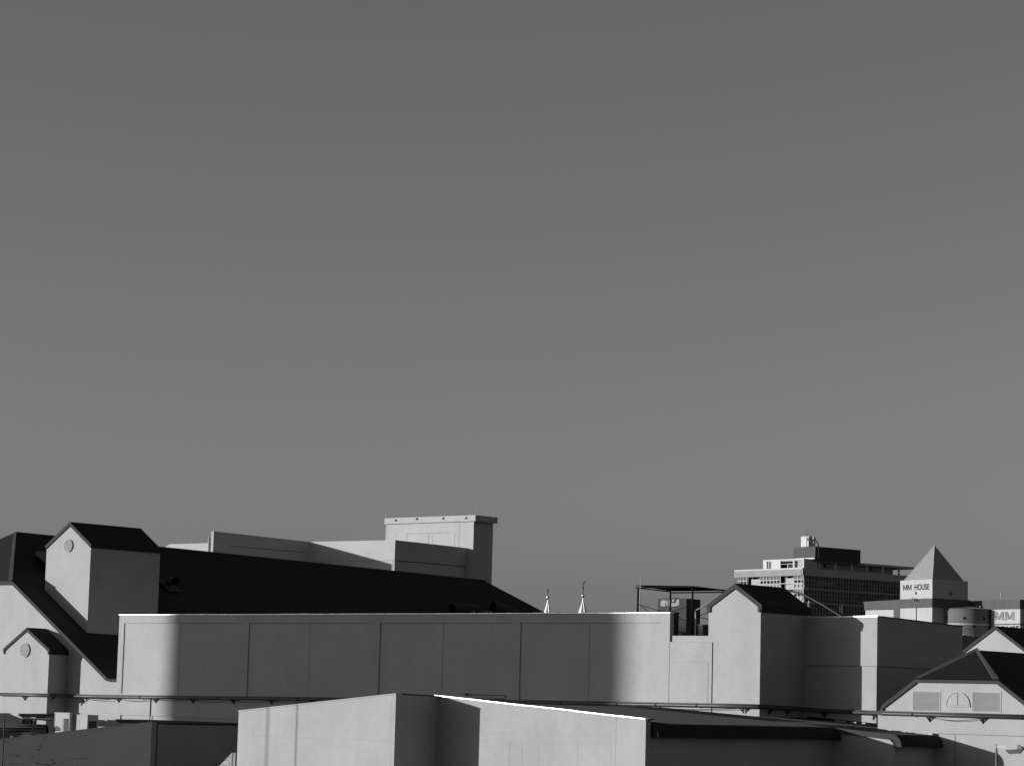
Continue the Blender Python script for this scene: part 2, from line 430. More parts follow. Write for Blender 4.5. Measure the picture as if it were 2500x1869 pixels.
part('coping', MB().ext([(k2.x + .1, vD - .03, zr0 - .047), (ru + .03, vD - .03, rz - .047), (ru + .03, vD - .03, rz), (k2.x + .1, vD - .03, zr0)], (0, .3, 0)), 'coping', rb_)
part('side_coping', MB().pu([(vD + .275, rz - .047), (v_end + .03, zr2 - .047), (v_end + .03, zr2), (vD + .275, rz)], ru - .27, ru + .03), 'trim', rb_)

# ================================================================== clipped-gable house at the right
vE = 99.76
uEl = PV(2143, 1760, vE).x
e1 = PV(2237, 1661, vE); e2 = PV(2439, 1662, vE); eb = PV(2157, 1722, vE)
um = (e1.x + e2.x) / 2; hwid = (e2.x - e1.x) / 2; ez = (e1.z + e2.z) / 2
tpe = (ez - eb.z) / (e1.x - eb.x)
ehw = um - eb.x
house = thing('clipped_gable_house', 'white house end with a ribbed clipped hip, twin louvres and a half-round window', 'building', (um, vE, 0))
uz = [(uEl, 0), (um + ehw + .8, 0), (um + ehw + .8, eb.z - .12), (um + ehw, eb.z), (um + hwid, ez), (um - hwid, ez), (um - ehw, eb.z), (um - ehw, eb.z - .28), (uEl, eb.z - .28)]
hwall = part('gable_wall', MB().pv(uz, vE, vE + .35), 'wall', house)
vfe = vE - .045
hap = F0.plane(2385, 1586, Vector((um, 0, 0)), Vector((1, 0, 0)))
re_ = PU(2490, 1596, um)
def sl(s): return [(um, hap.y, hap.z), (um + s * hwid, vfe, ez + .05), (um + s * (ehw + .06), vfe, eb.z + .05 - .06 * tpe), (um + s * (ehw + .06), hap.y + 12, eb.z + .05), (um, hap.y + 12, hap.z)]
er = part('roof', MB().ext(sl(1), (0, 0, -.1)), 'roof', house)
part('rear_slope', MB().ext(sl(-1), (0, 0, -.1)), 'roof', er)
A, B = Vector((um - hwid, vfe - .02, ez + .06)), Vector((um + hwid, vfe - .02, ez + .06))
hp = Vector((um, hap.y, hap.z)); nrm = (B - A).cross(hp - A)
ehip = part('hip', corr_tri(A, B, hp, 46, .032, nrm), 'trim', house)
for P in (A, B):
    d = (hp - P).normalized(); q = Vector((.26 if P is A else -.26, 0, 0))
    part('hip_cap', MB().ext([P + Vector((0, -.02, .045)), P + q + Vector((0, -.02, .045)), hp + q * .35 + Vector((0, -.03, .0)), hp + Vector((0, -.02, .06))], (0, .04, .05)), 'trim', ehip)
for s in (1, -1):
    part('bargeboard', MB().pv([(um + s * hwid, ez + .06), (um + s * (ehw + .07), eb.z + .06 - .07 * tpe), (um + s * (ehw + .07), eb.z - .12), (um + s * (ehw - .02), eb.z - .12), (um + s * (hwid - .03), ez - .13)], vfe - .04, vfe - .002), 'trim', house)
    pass
part('hip_fascia', MB().box(um - hwid, um + hwid, vfe - .04, vfe - .002, ez - .09, ez + .045), 'trim', house)
part('hip_soffit', MB().box(um - hwid, um + hwid, vfe, vE - .002, ez - .06, ez - .03), 'trim', house)
part('gutter_end', MB().box(um - ehw - .13, um - ehw + .03, vfe - .06, vE + .2, eb.z - .26, eb.z - .125), 'trim', house)
for x0, x1, y0, y1 in ((2230, 2294, 1687, 1734.5), (2375, 2441.5, 1689, 1736.5)):
    p, q = PV(x0, y0, vE), PV(x1, y1, vE)
    lf = MB(); t_ = .055
    for bxx in ((p.x - t_, q.x + t_, p.z, p.z + t_), (p.x - t_, q.x + t_, q.z - t_, q.z), (p.x - t_, p.x, q.z, p.z), (q.x, q.x + t_, q.z, p.z)):
        lf.box(bxx[0], bxx[1], vE - .022, vE - .002, bxx[2], bxx[3])
    lo_ = part('louvre', lf, 'wall2', house)
    part('louvre_back', MB().box(p.x, q.x, vE - .0035, vE - .001, q.z, p.z), 'midg', lo_)
    sb = MB(); n = 17
    for i in range(n):
        z = q.z + (i + .5) * (p.z - q.z) / n; h = (p.z - q.z) / n / 2
        sb.ext([(p.x, vE - .040, z - h * .75), (p.x, vE - .040, z - h * .55), (p.x, vE - .004, z + h * .35), (p.x, vE - .004, z + h * .1)], (q.x - p.x, 0, 0))
    part('louvre_slats', sb, 'wall2', lo_, kind='stuff')
lc = PV(2339, 1721, vE); lr = .60
lun = part('half_round_window', MB().ring(lc, lr * .94, lr, vE - .05, vE - .002, 0, math.pi), 'wall2', house)
part('sill', MB().box(lc.x - lr - .05, lc.x + lr + .02, vE - .06, vE - .002, lc.z - .055, lc.z - .002), 'wall2', lun)
for s in (1, -1):
    pts = [(lc.x + s * .02, lc.z + .01)] + [(lc.x + s * max(.02, lr * .91 * math.cos(q)), lc.z + .01 + (lr * .9) * math.sin(q)) for q in [i * math.pi / 24 for i in range(13)]]
    part('pane', MB().pv(pts, vE - .03, vE - .003), 'wall', lun)
# lower wall grooves
ln = PV(2300, 1790, vE).z
part('string_course', MB().box(PV(2262, 1790, vE).x, um + ehw + .8, vE - .012, vE - .001, ln - .012, ln + .012), 'joint', house)
part('joint_line', MB().box(PV(2332, 1800, vE).x - .01, PV(2332, 1800, vE).x + .012, vE - .01, vE - .001, ln - 3, ln - .013), 'joint', house)
p = PV(2271, 1790.5, vE - .2)
part('junction_box', MB().box(p.x - .1, p.x + .13, vE - .24, vE - .002, p.z - .03, p.z + .035), 'lamp', house)

# rear gable above it
vG = 135.0
g0 = PV(2430, 1527, vG); gl = PV(2350, 1588, vG); tpg = (g0.z - gl.z) / (g0.x - gl.x)
gh = thing('rear_gable', 'sunlit triangular gable with dark bargeboards directly above the ribbed hip', 'building', (g0.x, vG, 0))
hwg = 4.2
part('gable_wall', MB().pv([(g0.x - hwg, 0), (g0.x + hwg, 0), (g0.x + hwg, g0.z - .2 - hwg * tpg), (g0.x, g0.z - .2), (g0.x - hwg, g0.z - .2 - hwg * tpg)], vG, vG + .4), 'wall2', gh)
gr = MB()
for s in (1, -1):
    gr.ext([(g0.x, vG - .02, g0.z), (g0.x + s * (hwg + .2), vG - .02, g0.z - (hwg + .2) * tpg), (g0.x + s * (hwg + .2), vG + 14, g0.z - (hwg + .2) * tpg), (g0.x, vG + 14, g0.z)], (0, 0, -.08))
gr_ = part('roof', gr, 'roof', gh)
for s in (1, -1):
    part('bargeboard', MB().pv([(g0.x, g0.z + .01), (g0.x + s * (hwg + .2), g0.z - (hwg + .2) * tpg + .01), (g0.x + s * (hwg + .2), g0.z - (hwg + .2) * tpg - .2), (g0.x, g0.z - .21)], vG - .06, vG - .022), 'trim', gr_)

# ================================================================== bullnose shed: front block, roof, side walls
VA = 80.0
f0, f1 = PV(583, 1733, VA), PV(967, 1691, VA)
uF = f1.x
VB = PU(1076, 1697, uF).y if False else PV(1076, 1697, VA).y
VB = VA + 2.72
# inner corner of the step
uI = PV(1076, 1697, VB).x
f2, f3 = PV(1077, 1697.5, VB), PV(1577, 1753, VB)
uE1 = f3.x
SL = (f2.z - f3.z) / (f3.x - f2.x)
shed = thing('bullnose_shed', 'low-pitched shed with a stepped sunlit gable front and rolled dark eaves along its right side', 'building', (uF, VA, 0))
part('front_wall', MB().pv([(f0.x, 0), (uF, 0), (uF, f1.z - .05), (f0.x, f0.z - .05)], VA, VA + .3), 'wallf', shed)
part('return_wall', MB().pu([(VA + .3, 0), (VB, 0), (VB, f2.z - .05), (VA + .3, f1.z - .05)], uF - .3, uF), 'wallf', shed)
part('stepped_wall', MB().pv([(uF - .3, 0), (uE1, 0), (uE1, f3.z - .05), (uF - .3, f2.z - .05 + SL * (f2.x - uF + .3))], VB, VB + .32), 'wallf', shed)
cp1 = part('front_coping', MB().pv([(f0.x - .02, f0.z - .048), (uF + .02, f1.z - .048), (uF + .02, f1.z), (f0.x - .02, f0.z)], VA - .03, VA + .33), 'wall2', shed)
part('return_coping', MB().pu([(VA + .335, f1.z - .048), (VB - .06, f2.z - .048), (VB - .06, f2.z + .004), (VA + .335, f1.z)], uF - .32, uF + .03), 'trim', shed)
n = 9
for i in range(n):
    x0 = f2.x + (f3.x - f2.x) * i / n + (.0 if i else -.35); x1 = f2.x + (f3.x - f2.x) * (i + 1) / n - .012
    z0 = f2.z - SL * (x0 - f2.x); z1 = f2.z - SL * (x1 - f2.x); j = random.uniform(-.008, .008)
    c_ = MB(); pr = [(-.05, -.025), (-.046, .008), (.0, .014), (.34, .02), (.34, -.025)]
    c_.grid([[(x, VB + a_, z + b_ + j) for a_, b_ in pr + pr[:1]] for x, z in ((x0, z0), (x1, z1))])
    c_.poly([(x1, VB + a_, z1 + b_ + j) for a_, b_ in pr]); c_.poly([(x0, VB + a_, z0 + b_ + j) for a_, b_ in pr])
    part('coping_sheet', c_, 'coping', shed)
part('wall_cap', MB().box(uE1 + .005, uE1 + .14, VB - .03, VB + .34, f3.z - .05, f3.z + .0), 'trim', shed)
# plaster joints on the front (hairline beads)
def bead(root, pts, v, w_=.008):
    for (x0, y0), (x1, y1) in zip(pts, pts[1:]):
        p, q = PV(x0, y0, v), PV(x1, y1, v); d = (q - p); d.y = 0; d.normalize(); nn = Vector((-d.z, 0, d.x)) * w_ / 2
        part('plaster_joint', MB().ext([p + nn, q + nn, q - nn, p - nn], (0, -.003, 0)), 'beadp', root)
fw = shed
bead(fw, [(617, 1773), (617, 1795.5), (960, 1806)], VA - .0005)
bead(fw, [(955, 1715), (953, 1869)], VA - .0005)
bead(fw, [(1195, 1789), (1495, 1796)], VB - .0005); bead(fw, [(1178, 1808), (1492, 1816), (1491, 1868)], VB - .0005)
bead(fw, [(1505, 1748), (1502, 1868)], VB - .0005)
for x in (1244.5, 1276, 1316, 1411): bead(fw, [(x, 1811.5), (x - 1.2, 1868)], VB - .0005)
bead(inf, [(1637, 1566), (1737, 1566.5)], VM + .0145, .018)
bead(inf, [(1633, 1614.5), (1728, 1616), (1726.5, 1712)], VM + .0055, .010)
bead(hall, [(287.5, 1658), (287, 1690), (288, 1697)], 100.199, .010)
bead(hall, [(286.5, 1704), (283, 1724), (284, 1738), (283, 1757)], 100.199, .010)
bead(hall, [(188, 1738.5), (282, 1740)], 100.199, .012)
bead(pw, [(296, 1502), (295.5, 1521), (294, 1600), (293, 1690)], VM - .0005, .006)
# side wall, roof plane
uW = PV(1585.5, 1830, VB + .35).x
zpl = lambda u: f2.z - .42 - SL * (u - f2.x)
zA = PV(1623, 1726, VM); zC = PV(1857, 1755, VM)
SR = (zA.z - zC.z) / (zC.x - zA.x)
zpl = lambda u: 12.11 - .0568 * (u + 74.67) if u <= -62.7 else 11.43 - .079 * (u + 62.7)
vI = PU(2034, 1830, uW).y
u2 = PV(2183, 1830, vI).x
v2 = vE
BR = .42
part('side_wall', MB().box(uW - .3, uW, VB + .33, vI, 0, zpl(uW) - .06), 'wallf', shed)
part('end_wall', MB().pv([(uW - .3, 0), (u2, 0), (u2, PV(2183, 1822, vI).z + .1), (u2 - .35, zpl(u2 - .2) - .12), (uW - .3, zpl(uW) - .1)], vI, vI + .25), 'wallf', shed)
part('far_side_wall', MB().box(u2 - .3, u2, vI + .255, v2 - .002, 0, zpl(u2) - .06), 'wallf', shed)
ridge_u = (uF + uI) / 2 - 1
rt = MB().ext([(ridge_u, VB + .33, zpl(ridge_u)), (uW, VB + .33, zpl(uW)), (uW, vI - .1, zpl(uW)), (u2, vI - .1, zpl(u2)), (u2, v2, zpl(u2)), (uEl - .02, v2, zpl(uEl)), (uEl - .02, vD, zpl(uEl)), (k2.x + .01, vD, zpl(k2.x)), (k2.x + .01, VM - .01, zpl(k2.x)), (ridge_u, VM - .01, zpl(ridge_u))], (0, 0, -.05))
rr_ = part('roof', rt, 'rooftop', shed)
for i in range(46):       # standing seams run down the slope
    vv = VB + .7 + i * .38
    if vv > vD - .1: break
    ua, ub = (uF - .5, uW) if vv < vI - .2 else (uW - 3, u2)
    if vv > v2 - .1: ua, ub = k2.x + .02, uEl - .05
    part('seam', MB().ext([(ua, vv, zpl(ua) + .001), (ub, vv, zpl(ub) + .001), (ub, vv, zpl(ub) + .022), (ua, vv, zpl(ua) + .022)], (0, .03, 0)), 'rooftop', rr_)
def bull(u, va, vb, zbot, pitch=.19):
    """rolled eave: ribbed quarter curve running along Y"""
    zt_ = zpl(u); H_ = zt_ - zbot; rows = []
    n = int((vb - va) / pitch) * 4
    for k in range(13):
        q = k / 12 * math.pi / 2; row = []
        for i in range(n + 1):
            d = .018 * (0, 1, 1, 0)[i % 4]; y = va + (vb - va) * i / n
            row.append((u + (BR + d) * math.sin(q), y, zbot + (H_ + d) * math.cos(q)))
        rows.append(row)
    m_ = MB().grid(rows)
    for row in (0, -1): m_.poly([(u, rows[0][row][1], zbot)] + [r[row] for r in rows])
    return m_
zb1 = PU(1800, 1801, uW + BR - .05).z
zb2 = PU(2240, 1822, u2 + BR).z
b1 = part('rolled_eave', bull(uW, VB + .36, vI - .1, zb1), 'roof', shed)
b2 = part('rolled_eave', bull(u2, vI - .1, v2 - .01, zb2), 'roof', shed)
part('eave_lining', MB().box(uW + .002, uW + BR - .02, VB + .36, vI - .12, zb1 + .0, zb1 + .02), 'trim', b1)
part('eave_lining', MB().box(u2 + .002, u2 + BR - .02, vI - .08, v2 - .01, zb2 + .0, zb2 + .02), 'trim', b2)
def arcbarge(u, z_bot, ua, v, th=.15):
    zt_ = zpl(u); o = [(ua, zpl(ua) + .01)]; inn = [(ua, zpl(ua) - .21)]
    H_ = zt_ - z_bot
    for k in range(11):
        q = k / 10 * math.pi / 2
        o.append((u + (BR + .03) * math.sin(q), z_bot - .02 + (H_ + .03) * math.cos(q)))
        inn.append((u + (BR - th - .02) * math.sin(q) - .04, z_bot - .02 + (H_ - .19) * math.cos(q)))
    mb = MB()
    for i in range(len(o) - 1): mb.ext([(o[i][0], v, o[i][1]), (o[i + 1][0], v, o[i + 1][1]), (inn[i + 1][0], v, inn[i + 1][1]), (inn[i][0], v, inn[i][1])], (0, .04, 0))
    return mb
part('curved_bargeboard', arcbarge(u2, zb2, uW + .02, vI - .145), 'trim', shed)
part('curved_bargeboard', arcbarge(uW, zb1, uW - .2, vI - .095), 'trim', shed)
# loose sheets and flashing pieces lying against the wall foot
for i, (x0, x1, y) in enumerate(((2037, 2051, 1771), (2053, 2064, 1772), (2076.5, 2090, 1771), (2104, 2112, 1776.5), (2205, 2212, 1786.5), (2167, 2178, 1782.5))):
    v_ = vD - .4 if x0 < 2140 else vE - .3; p, q = PV(x0, y, v_), PV(x1, y, v_)
    zf_ = zpl(q.x) + .004; part('flashing', MB().box(p.x, q.x, v_, v_ + .06, zf_, zf_ + .05), 'lamp', rr_)
ga, gb = k2.x + .3, uEl - .3
part('wall_gutter', MB().ext([(ga, vD - .16, zpl(ga) + .09), (gb, vD - .16, zpl(gb) + .05), (gb, vD - .16, zpl(gb) + .002), (ga, vD - .16, zpl(ga) + .002)], (0, .1, 0)), 'pitch', rr_)

# ================================================================== shaded block at lower left
VL = 86.0
l0, l1 = PV(-60, 1810, VL), PV(371, 1761, VL)
lb = thing('shaded_block', 'flat grey front in full shade at lower left with a sloping top edge', 'building', (l1.x, VL, 0))
part('front_wall', MB().pv([(l0.x, 0), (l1.x, 0), (l1.x, l1.z - .03), (l0.x, l0.z - .03)], VL, VL + .4), 'wallg', lb)
part('coping', MB().pv([(l0.x, l0.z - .028), (l1.x + .02, l1.z - .028), (l1.x + .02, l1.z + .02), (l0.x, l0.z + .02)], VL - .02, VL + .42), 'wall', lb)
ul2 = PV(382, 1800, VL + .4).x
part('corner_pier', MB().box(l1.x - .2, PU(382, 1800, l1.x).x, VL + .401, PU(382, 1800, l1.x).y, 0, l1.z - .02), 'wallg', lb)
zs = PU(480, 1770, l1.x - .05).z
part('side_wall', MB().box(l1.x - 1.2, l1.x - .004, PU(382, 1800, l1.x).y + .003, 96, 0, zs), 'wallg', lb)
part('side_gutter', MB().box(l1.x - .1, l1.x + .04, VL + .85, 96, zs + .02, zs + .1), 'black', lb)
# dark lean-to roof between block and panelled front
zz = PV(450, 1763, 99).z
lt = thing('lean_to_roof', 'thin dark roof edge along the foot of the panelled front', 'roof', (-104, 98, 0))
part('roof_sheet', MB().box(PV(284, 1757, 97.4).x, PV(640, 1766, 99).x, 97.4, 99.95, zz - .06, zz + .09), 'clads', lt)
part('gutter', MB().tube([(PV(290, 1759, 97.3).x, 97.3, zz - .04), (PV(640, 1766, 97.3).x, 97.3, zz - .04)], .07, 8), 'black', lt)
part('wall', MB().box(PV(395, 1780, 99).x, PV(640, 1766, 99).x, 98.8, 99.9, 0, zz - .3), 'wallg', lt)

# ================================================================== theatre block behind the hall ridge
H1 = 150.0
q1 = PV(522, 1296, H1); uh = q1.x
q2 = PU(757, 1322, uh); H2 = q2.y
q3 = PV(965, 1317.5, H2); uh2 = q3.x
q4 = PU(1140, 1337, uh2); H3 = q4.y
th = thing('stepped_fly_tower', 'stepped pale block with a capped fly tower rising above the hall ridge', 'building', (uh, H2, 0))
part('long_side_wall', MB().pu([(H1, 8), (H2, 8), (H2, q2.z), (H1, q1.z)], PV(515.5, 1320, H1).x, uh), 'wall2', th)
part('cross_wall', MB().pv([(uh + .004, 8), (uh2, 8), (uh2, q3.z), (uh + .004, PV(757, 1322, H2).z)], H2, H2 + .4), 'wall2', th)
part('inner_side_wall', MB().pu([(H2 + .405, 8), (H3, 8), (H3, q4.z), (H2 + .405, q3.z)], uh2 - .4, uh2), 'wall2', th)
zj1 = PU(1050, 1375, uh2).z
part('wall_joint', MB().box(uh2 + .001, uh2 + .014, H2 + .3, H3 - .1, zj1 - .04, zj1 + .04), 'dark', th)
part('wall_joint', MB().box(uh + 1, uh2 - .0, H2 - .01, H2 - .001, zj1 - .015, zj1 + .015), 'midg', th)
part('wall_joint', MB().box(PV(959, 1380, H2).x - .03, PV(959, 1380, H2).x + .02, H2 - .008, H2 - .001, 14, zj1 - .02), 'midg', th)
part('wall_joint', MB().pu([(H1 + 2, PU(575, 1334, uh).z), (H2 - .5, PU(750, 1349, uh).z), (H2 - .5, PU(750, 1349, uh).z + .05), (H1 + 2, PU(575, 1334, uh).z + .05)], uh + .001, uh + .01), 'dark', th)
t1, t2 = PV(942.5, 1276, H3), PV(1157, 1272, H3)
tz = PV(1157, 1272, H3).z
tb = PU(1204, 1280, t2.x).y
tw = part('fly_tower', MB().box(t1.x, t2.x, H3, tb, 8, tz), 'wall2', th)
cb = PV(1160, 1256.5, H3 - .2)
cap = part('tower_cap', MB().box(PV(938.5, 1270, H3 - .2).x, PV(1160.5, 1270, H3 - .2).x, H3 - .2, tb + .2, tz + .003, cb.z), 'wall2', th)
for x, y in ((966.5, 1269), (1018, 1266), (1082.5, 1264.5), (1138, 1263.5)):
    p = PV(x, y, H3 - .2); part('spout', MB().ext([(p.x - .1, H3 - .3, p.z - .09), (p.x + .1, H3 - .3, p.z - .07), (p.x + .02, H3 - .3, p.z + .09)], (0, .098, 0)), 'dark', cap)
for x, y0, y1, v_ in ((942, 1252, 1262, H3), (1161, 1243, 1256, H3), (1205.5, 1248, 1262, tb)):
    p, q = PV(x, y1, v_), PV(x, y0, v_); part('lightning_rod', MB().tube([p - Vector((0, 0, .4)), q], .025, 5), 'white', cap)
for (x0, y0, x1, y1) in ((994, 1302, 993, 1322), (994, 1302, 1096, 1300), (1057, 1304, 1056, 1327), (1047, 1304, 1046, 1326), (1110.5, 1301, 1110, 1332), (1122, 1274, 1120.5, 1334), (945, 1278, 944, 1317)):
    p, q = PV(x0, y0, H3), PV(x1, y1, H3); w_ = .03
    mb = MB().box(min(p.x, q.x) - w_ / 2, max(p.x, q.x) + w_ / 2, H3 - .008, H3 - .001, min(p.z, q.z) - w_ / 2, max(p.z, q.z) + w_ / 2)
    part('render_joint', mb, 'beadp', tw)
H0 = H1 + 1.0
w0, w1 = PV(404, 1328, H0), PV(511.5, 1325, H0)
part('low_wing', MB().pv([(w0.x, 8), (w1.x, 8), (w1.x, w1.z), (w0.x + .5, w0.z), (w0.x, w0.z - .2)], H0, H0 + 5), 'wall2', th)
p, q = PV(509, 1348, H1 + .2), PV(509.5, 1312, H1 + .2)
vpz = part('vent_pipe', MB().tube([(p.x, p.y, p.z - 2), (p.x, p.y, q.z)], .09, 10), 'white', th, smooth=True)
for y in (1315, 1325): z_ = PV(512, y, H1 + .2).z; part('pipe_clip', MB().box(p.x, uh - .3, H1 + .18, H1 + .24, z_ - .04, z_ + .04), 'black', vpz)
p = PV(468.5, 1326, H0 + 1); q = PV(468, 1313, H0 + 1); part('whip_aerial', MB().tube([p - Vector((0, 0, .5)), q], .015, 5), 'white', th)

# ================================================================== ducts on the roofs
def duct(label, path, r, base):
    t = thing('roof_duct', label, 'duct', base, group='dark roof ducts')
    pts = smooth_seg(path, 5)
    part('pipe', MB().tube(pts, r, 18, cap=False), 'duct', t, smooth=True)
    part('end_lining', MB().tube([pts[0], pts[0] + (pts[1] - pts[0]).normalized() * .9], r * .94, 18, cap=False), 'black', t, smooth=True)
    k = len(pts) // 2; d = (pts[k + 1] - pts[k - 1]).normalized() * .04
    part('seam', MB().tube([pts[k] - d, pts[k] + d], r * 1.05, 18), 'duct', t, smooth=True)
    return t
dv = 109.0
A_ = [PV(1104, 1485, dv - .6), PV(1125, 1485.5, dv), PV(1150, 1487, dv + .5), PV(1168, 1492, dv + .9), PV(1172, 1512, dv + .9)]
duct('dark round duct lying left of the other above the panelled front coping', A_, .30, PV(1172, 1515, dv + .9))
A_ = [PV(1203, 1480, dv + .8), PV(1222, 1486, dv + 1.3), PV(1240, 1493, dv + 1.7), PV(1258, 1502, dv + 2), PV(1262, 1520, dv + 2)]
duct('dark bent duct nearest the foot of the hall slope, just left of the spires', A_, .34, PV(1262, 1522, dv + 2))
sp_ = F0.plane(408, 1428, apex, n_sl)
A_ = [sp_ + Vector((1.1, -.3, .25)), sp_ + Vector((.55, -.1, .28)), sp_ + Vector((0, .1, .2)), sp_ + Vector((-.3, .2, -.2))]
dd = duct('dark cowl with a flashing skirt on the hall slope right of the tall tower', A_, .27, sp_)
part('flashing_skirt', MB().ext([sp_ + Vector((x, y, -x * TANP + .06)) for x, y in ((-.5, -.5), (.75, -.5), (.75, .6), (-.5, .6))], (0, 0, .03)), 'dark', dd)
for i, (x, w_) in enumerate(((1154, 3), (1159, 2), (1188, 4), (1199, 4))):
    p = PV(x, 1495, dv); part('strap', MB().box(p.x, p.x + w_ * .02, dv - .1, dv, p.z - .1, p.z + .08), 'midg', list(o for o in bpy.data.objects if o.name == 'roof_duct')[0])

# ================================================================== two church spires
def spire(label, x, y_tip, y_rod, y_ball, y_neck, y_wide, hwid, vane):
    D_ = 340.0; pxm = D_ / FOC
    bpt = PD(x, 1500, D_); zf = lambda y: PD(x, y, D_).z
    t = thing('church_spire', label, 'spire', (bpt.x, bpt.y, 0), group='church spires')
    c = (bpt.x, bpt.y, 0); zb_, zn = zf(y_wide), zf(y_neck)
    hb = hwid * pxm; hn = 2.6 * pxm; k = (zn - zb_)
    n = 8; rows = []
    for z, r in ((0.0, hb + (hb - hn) / k * zb_ * .45), (zb_, hb), (zn, hn), (zf(y_ball + 6), .9 * pxm)):
        rows.append([(c[0] + r * math.cos(2 * math.pi * (i + .35) / n), c[1] + r * math.sin(2 * math.pi * (i + .35) / n), z) for i in range(n)] )
    mb = MB()
    for i in range(3):
        for j in range(n): mb.poly([rows[i][j], rows[i][(j + 1) % n], rows[i + 1][(j + 1) % n], rows[i + 1][j]])
    sp = part('spire_cone', mb, 'gild', t)
    for j in range(n):
        part('hip_roll', MB().tube([Vector(rows[1][j]) * 1.0, Vector(rows[2][j])], .028, 5), 'gild', sp)
    zbl = zf(y_ball); rb_ = 4.0 * pxm
    part('ball', MB().lathe((c[0], c[1], zbl), [(rb_ * math.cos(q), rb_ * math.sin(q)) for q in [-math.pi / 2 + i * math.pi / 10 for i in range(11)]], 16), 'metal', t, smooth=True)
    zr_ = zf(y_rod)
    part('rod', MB().tube([(c[0], c[1], zbl), (c[0], c[1], zr_)], .04, 6), 'steel', t)
    fin = zf(y_tip)
    h_ = fin - zr_
    part('finial', MB().lathe((c[0], c[1], zr_), [(.06, 0), (.13, .02 * h_), (.06, .2 * h_), (.13, .32 * h_), (.05, .45 * h_), (.11, .6 * h_), (.03, .72 * h_), (.02, h_)], 8), 'steel', t)
    if vane:
        vz = zf(y_tip); part('weather_vane', MB().ext([(c[0] - .05, c[1], vz - .1), (c[0] + .12, c[1] + .05, vz + .12), (c[0] + .3, c[1] + .1, vz + .5), (c[0] + .12, c[1] + .05, vz + .46), (c[0] + .02, c[1], vz + .2), (c[0] - .1, c[1] - .04, vz + .55)], (.01, -.03, 0)), 'steel', t)
spire('shorter metal spire with a ball, at the end of the black hall roof', 1336.5, 1433, 1444, 1457, 1473, 1494, 9, False)
spire('taller metal spire with a ball and a weather vane', 1422.5, 1426, 1439, 1453, 1470, 1494, 11, True)

# ================================================================== steel canopy, chimney, masts behind the infill wall
cv = 104.2
T = PV(1692, 1431, cv); A_ = PV(1551, 1429, cv); Cc = PU(1776, 1441, T.x); N_ = Vector((A_.x, Cc.y, Cc.z))
can = thing('steel_canopy', 'open black steel canopy with a ribbed sheet roof on thin posts', 'canopy', (T.x, cv, 15))
rows = [[], []]; n = 44
for i in range(n + 1):
    y = i / n; p, q = A_.lerp(N_, y), T.lerp(Cc, y); dz = Vector((0, 0, .035 * (0, 1, 1, 0)[i % 4])); rows[0].append(p + dz); rows[1].append(q + dz)
part('roof_sheet', MB().grid(rows), 'pitch', can)
part('front_rail', MB().box(A_.x, T.x, cv - .03, cv + .03, T.z - .05, T.z + .0), 'pitch', can)
part('back_rail', MB().box(A_.x, T.x, Cc.y - .04, Cc.y + .04, Cc.z - .11, Cc.z - .05), 'pitch', can)
for u_ in (A_.x + .04, T.x - .05): part('rafter', MB().pu([(cv, T.z), (Cc.y, Cc.z), (Cc.y, Cc.z - .05), (cv, T.z - .05)], u_ - .03, u_ + .03), 'pitch', can)
posts = [(PV(1558, 1440, cv + .1).x, cv + .1), (PV(1690, 1500, cv + .1).x, cv + .1), (PV(1637, 1450, Cc.y).x, Cc.y), (T.x - .05, Cc.y)]
for u_, v_ in posts: part('post', MB().box(u_ - .035, u_ + .035, v_ - .035, v_ + .035, 14.4, T.z - .06 - (v_ - cv) * .03), 'pitch', can)
def brace(x0, y0, x1, y1, v0, v1): part('brace', MB().tube([PV(x0, y0, v0), PV(x1, y1, v1)], .018, 5), 'pitch', can)
brace(1559, 1474, 1640, 1500, cv + .1, cv + .1); brace(1559, 1475, 1590, 1497, cv + .1, Cc.y); brace(1640, 1493, 1690, 1475, cv + .1, cv + .1); brace(1648, 1505.5, 1690, 1519, cv + .1, cv + .1)
brace(1690, 1507.5, 1750, 1488, cv + .1, Cc.y); brace(1690, 1500, 1745, 1516, cv + .1, Cc.y)
hv = 112.0
h1, h2 = PV(1606, 1461, hv), PV(1676, 1460, hv)
hb = PU(1710, 1467, h2.x).y
ch = thing('chimney_block', 'dark chimney block with flaking pale plaster near its top, behind the steel canopy', 'chimney', (h2.x, hv, 14))
st = part('stack', MB().pv([(h1.x, 14), (h2.x, 14), (h2.x, h2.z), (PV(1652, 1462, hv).x, h2.z + .01), (PV(1650, 1462, hv).x, h2.z + .0), (PV(1640, 1464, hv).x, PV(1630, 1464, hv).z), (h1.x, h1.z)], hv, hb), 'chim', ch)
part('top_bar', MB().box(PV(1625, 1460, hv).x, PV(1652, 1460, hv).x, hv - .05, hv + .2, h2.z - .04, h2.z + .04), 'dark', ch)
part('corner_strip', MB().box(h1.x, PV(1617, 1460, hv).x, hv - .03, hv - .001, h1.z - .05, h1.z + .02), 'dark', ch)
def patch(pts):
    part('bare_patch', MB().ext([PV(x, y, hv) + Vector((0, -.004, 0)) for x, y in pts], (0, -.006, 0)), 'peel', st)
patch([(1615, 1464), (1630, 1465), (1631, 1475), (1627, 1479), (1614, 1479), (1612, 1473)])
patch([(1624, 1463), (1627, 1464), (1628, 1479), (1624, 1479)])
patch([(1633, 1463), (1637, 1463), (1638, 1471), (1650, 1471), (1653, 1462), (1658, 1462), (1658, 1476), (1652, 1479), (1633, 1479)])
patch([(1641, 1462), (1646, 1463), (1645, 1468), (1641, 1467)])
sb1, sb2 = PV(1622, 1495, 108.0), PV(1635, 1495, 108.0)
bx = thing('meter_box', 'small dark box with a flat lid between panelled front and chimney block', 'box', (sb1.x, 108, 14))
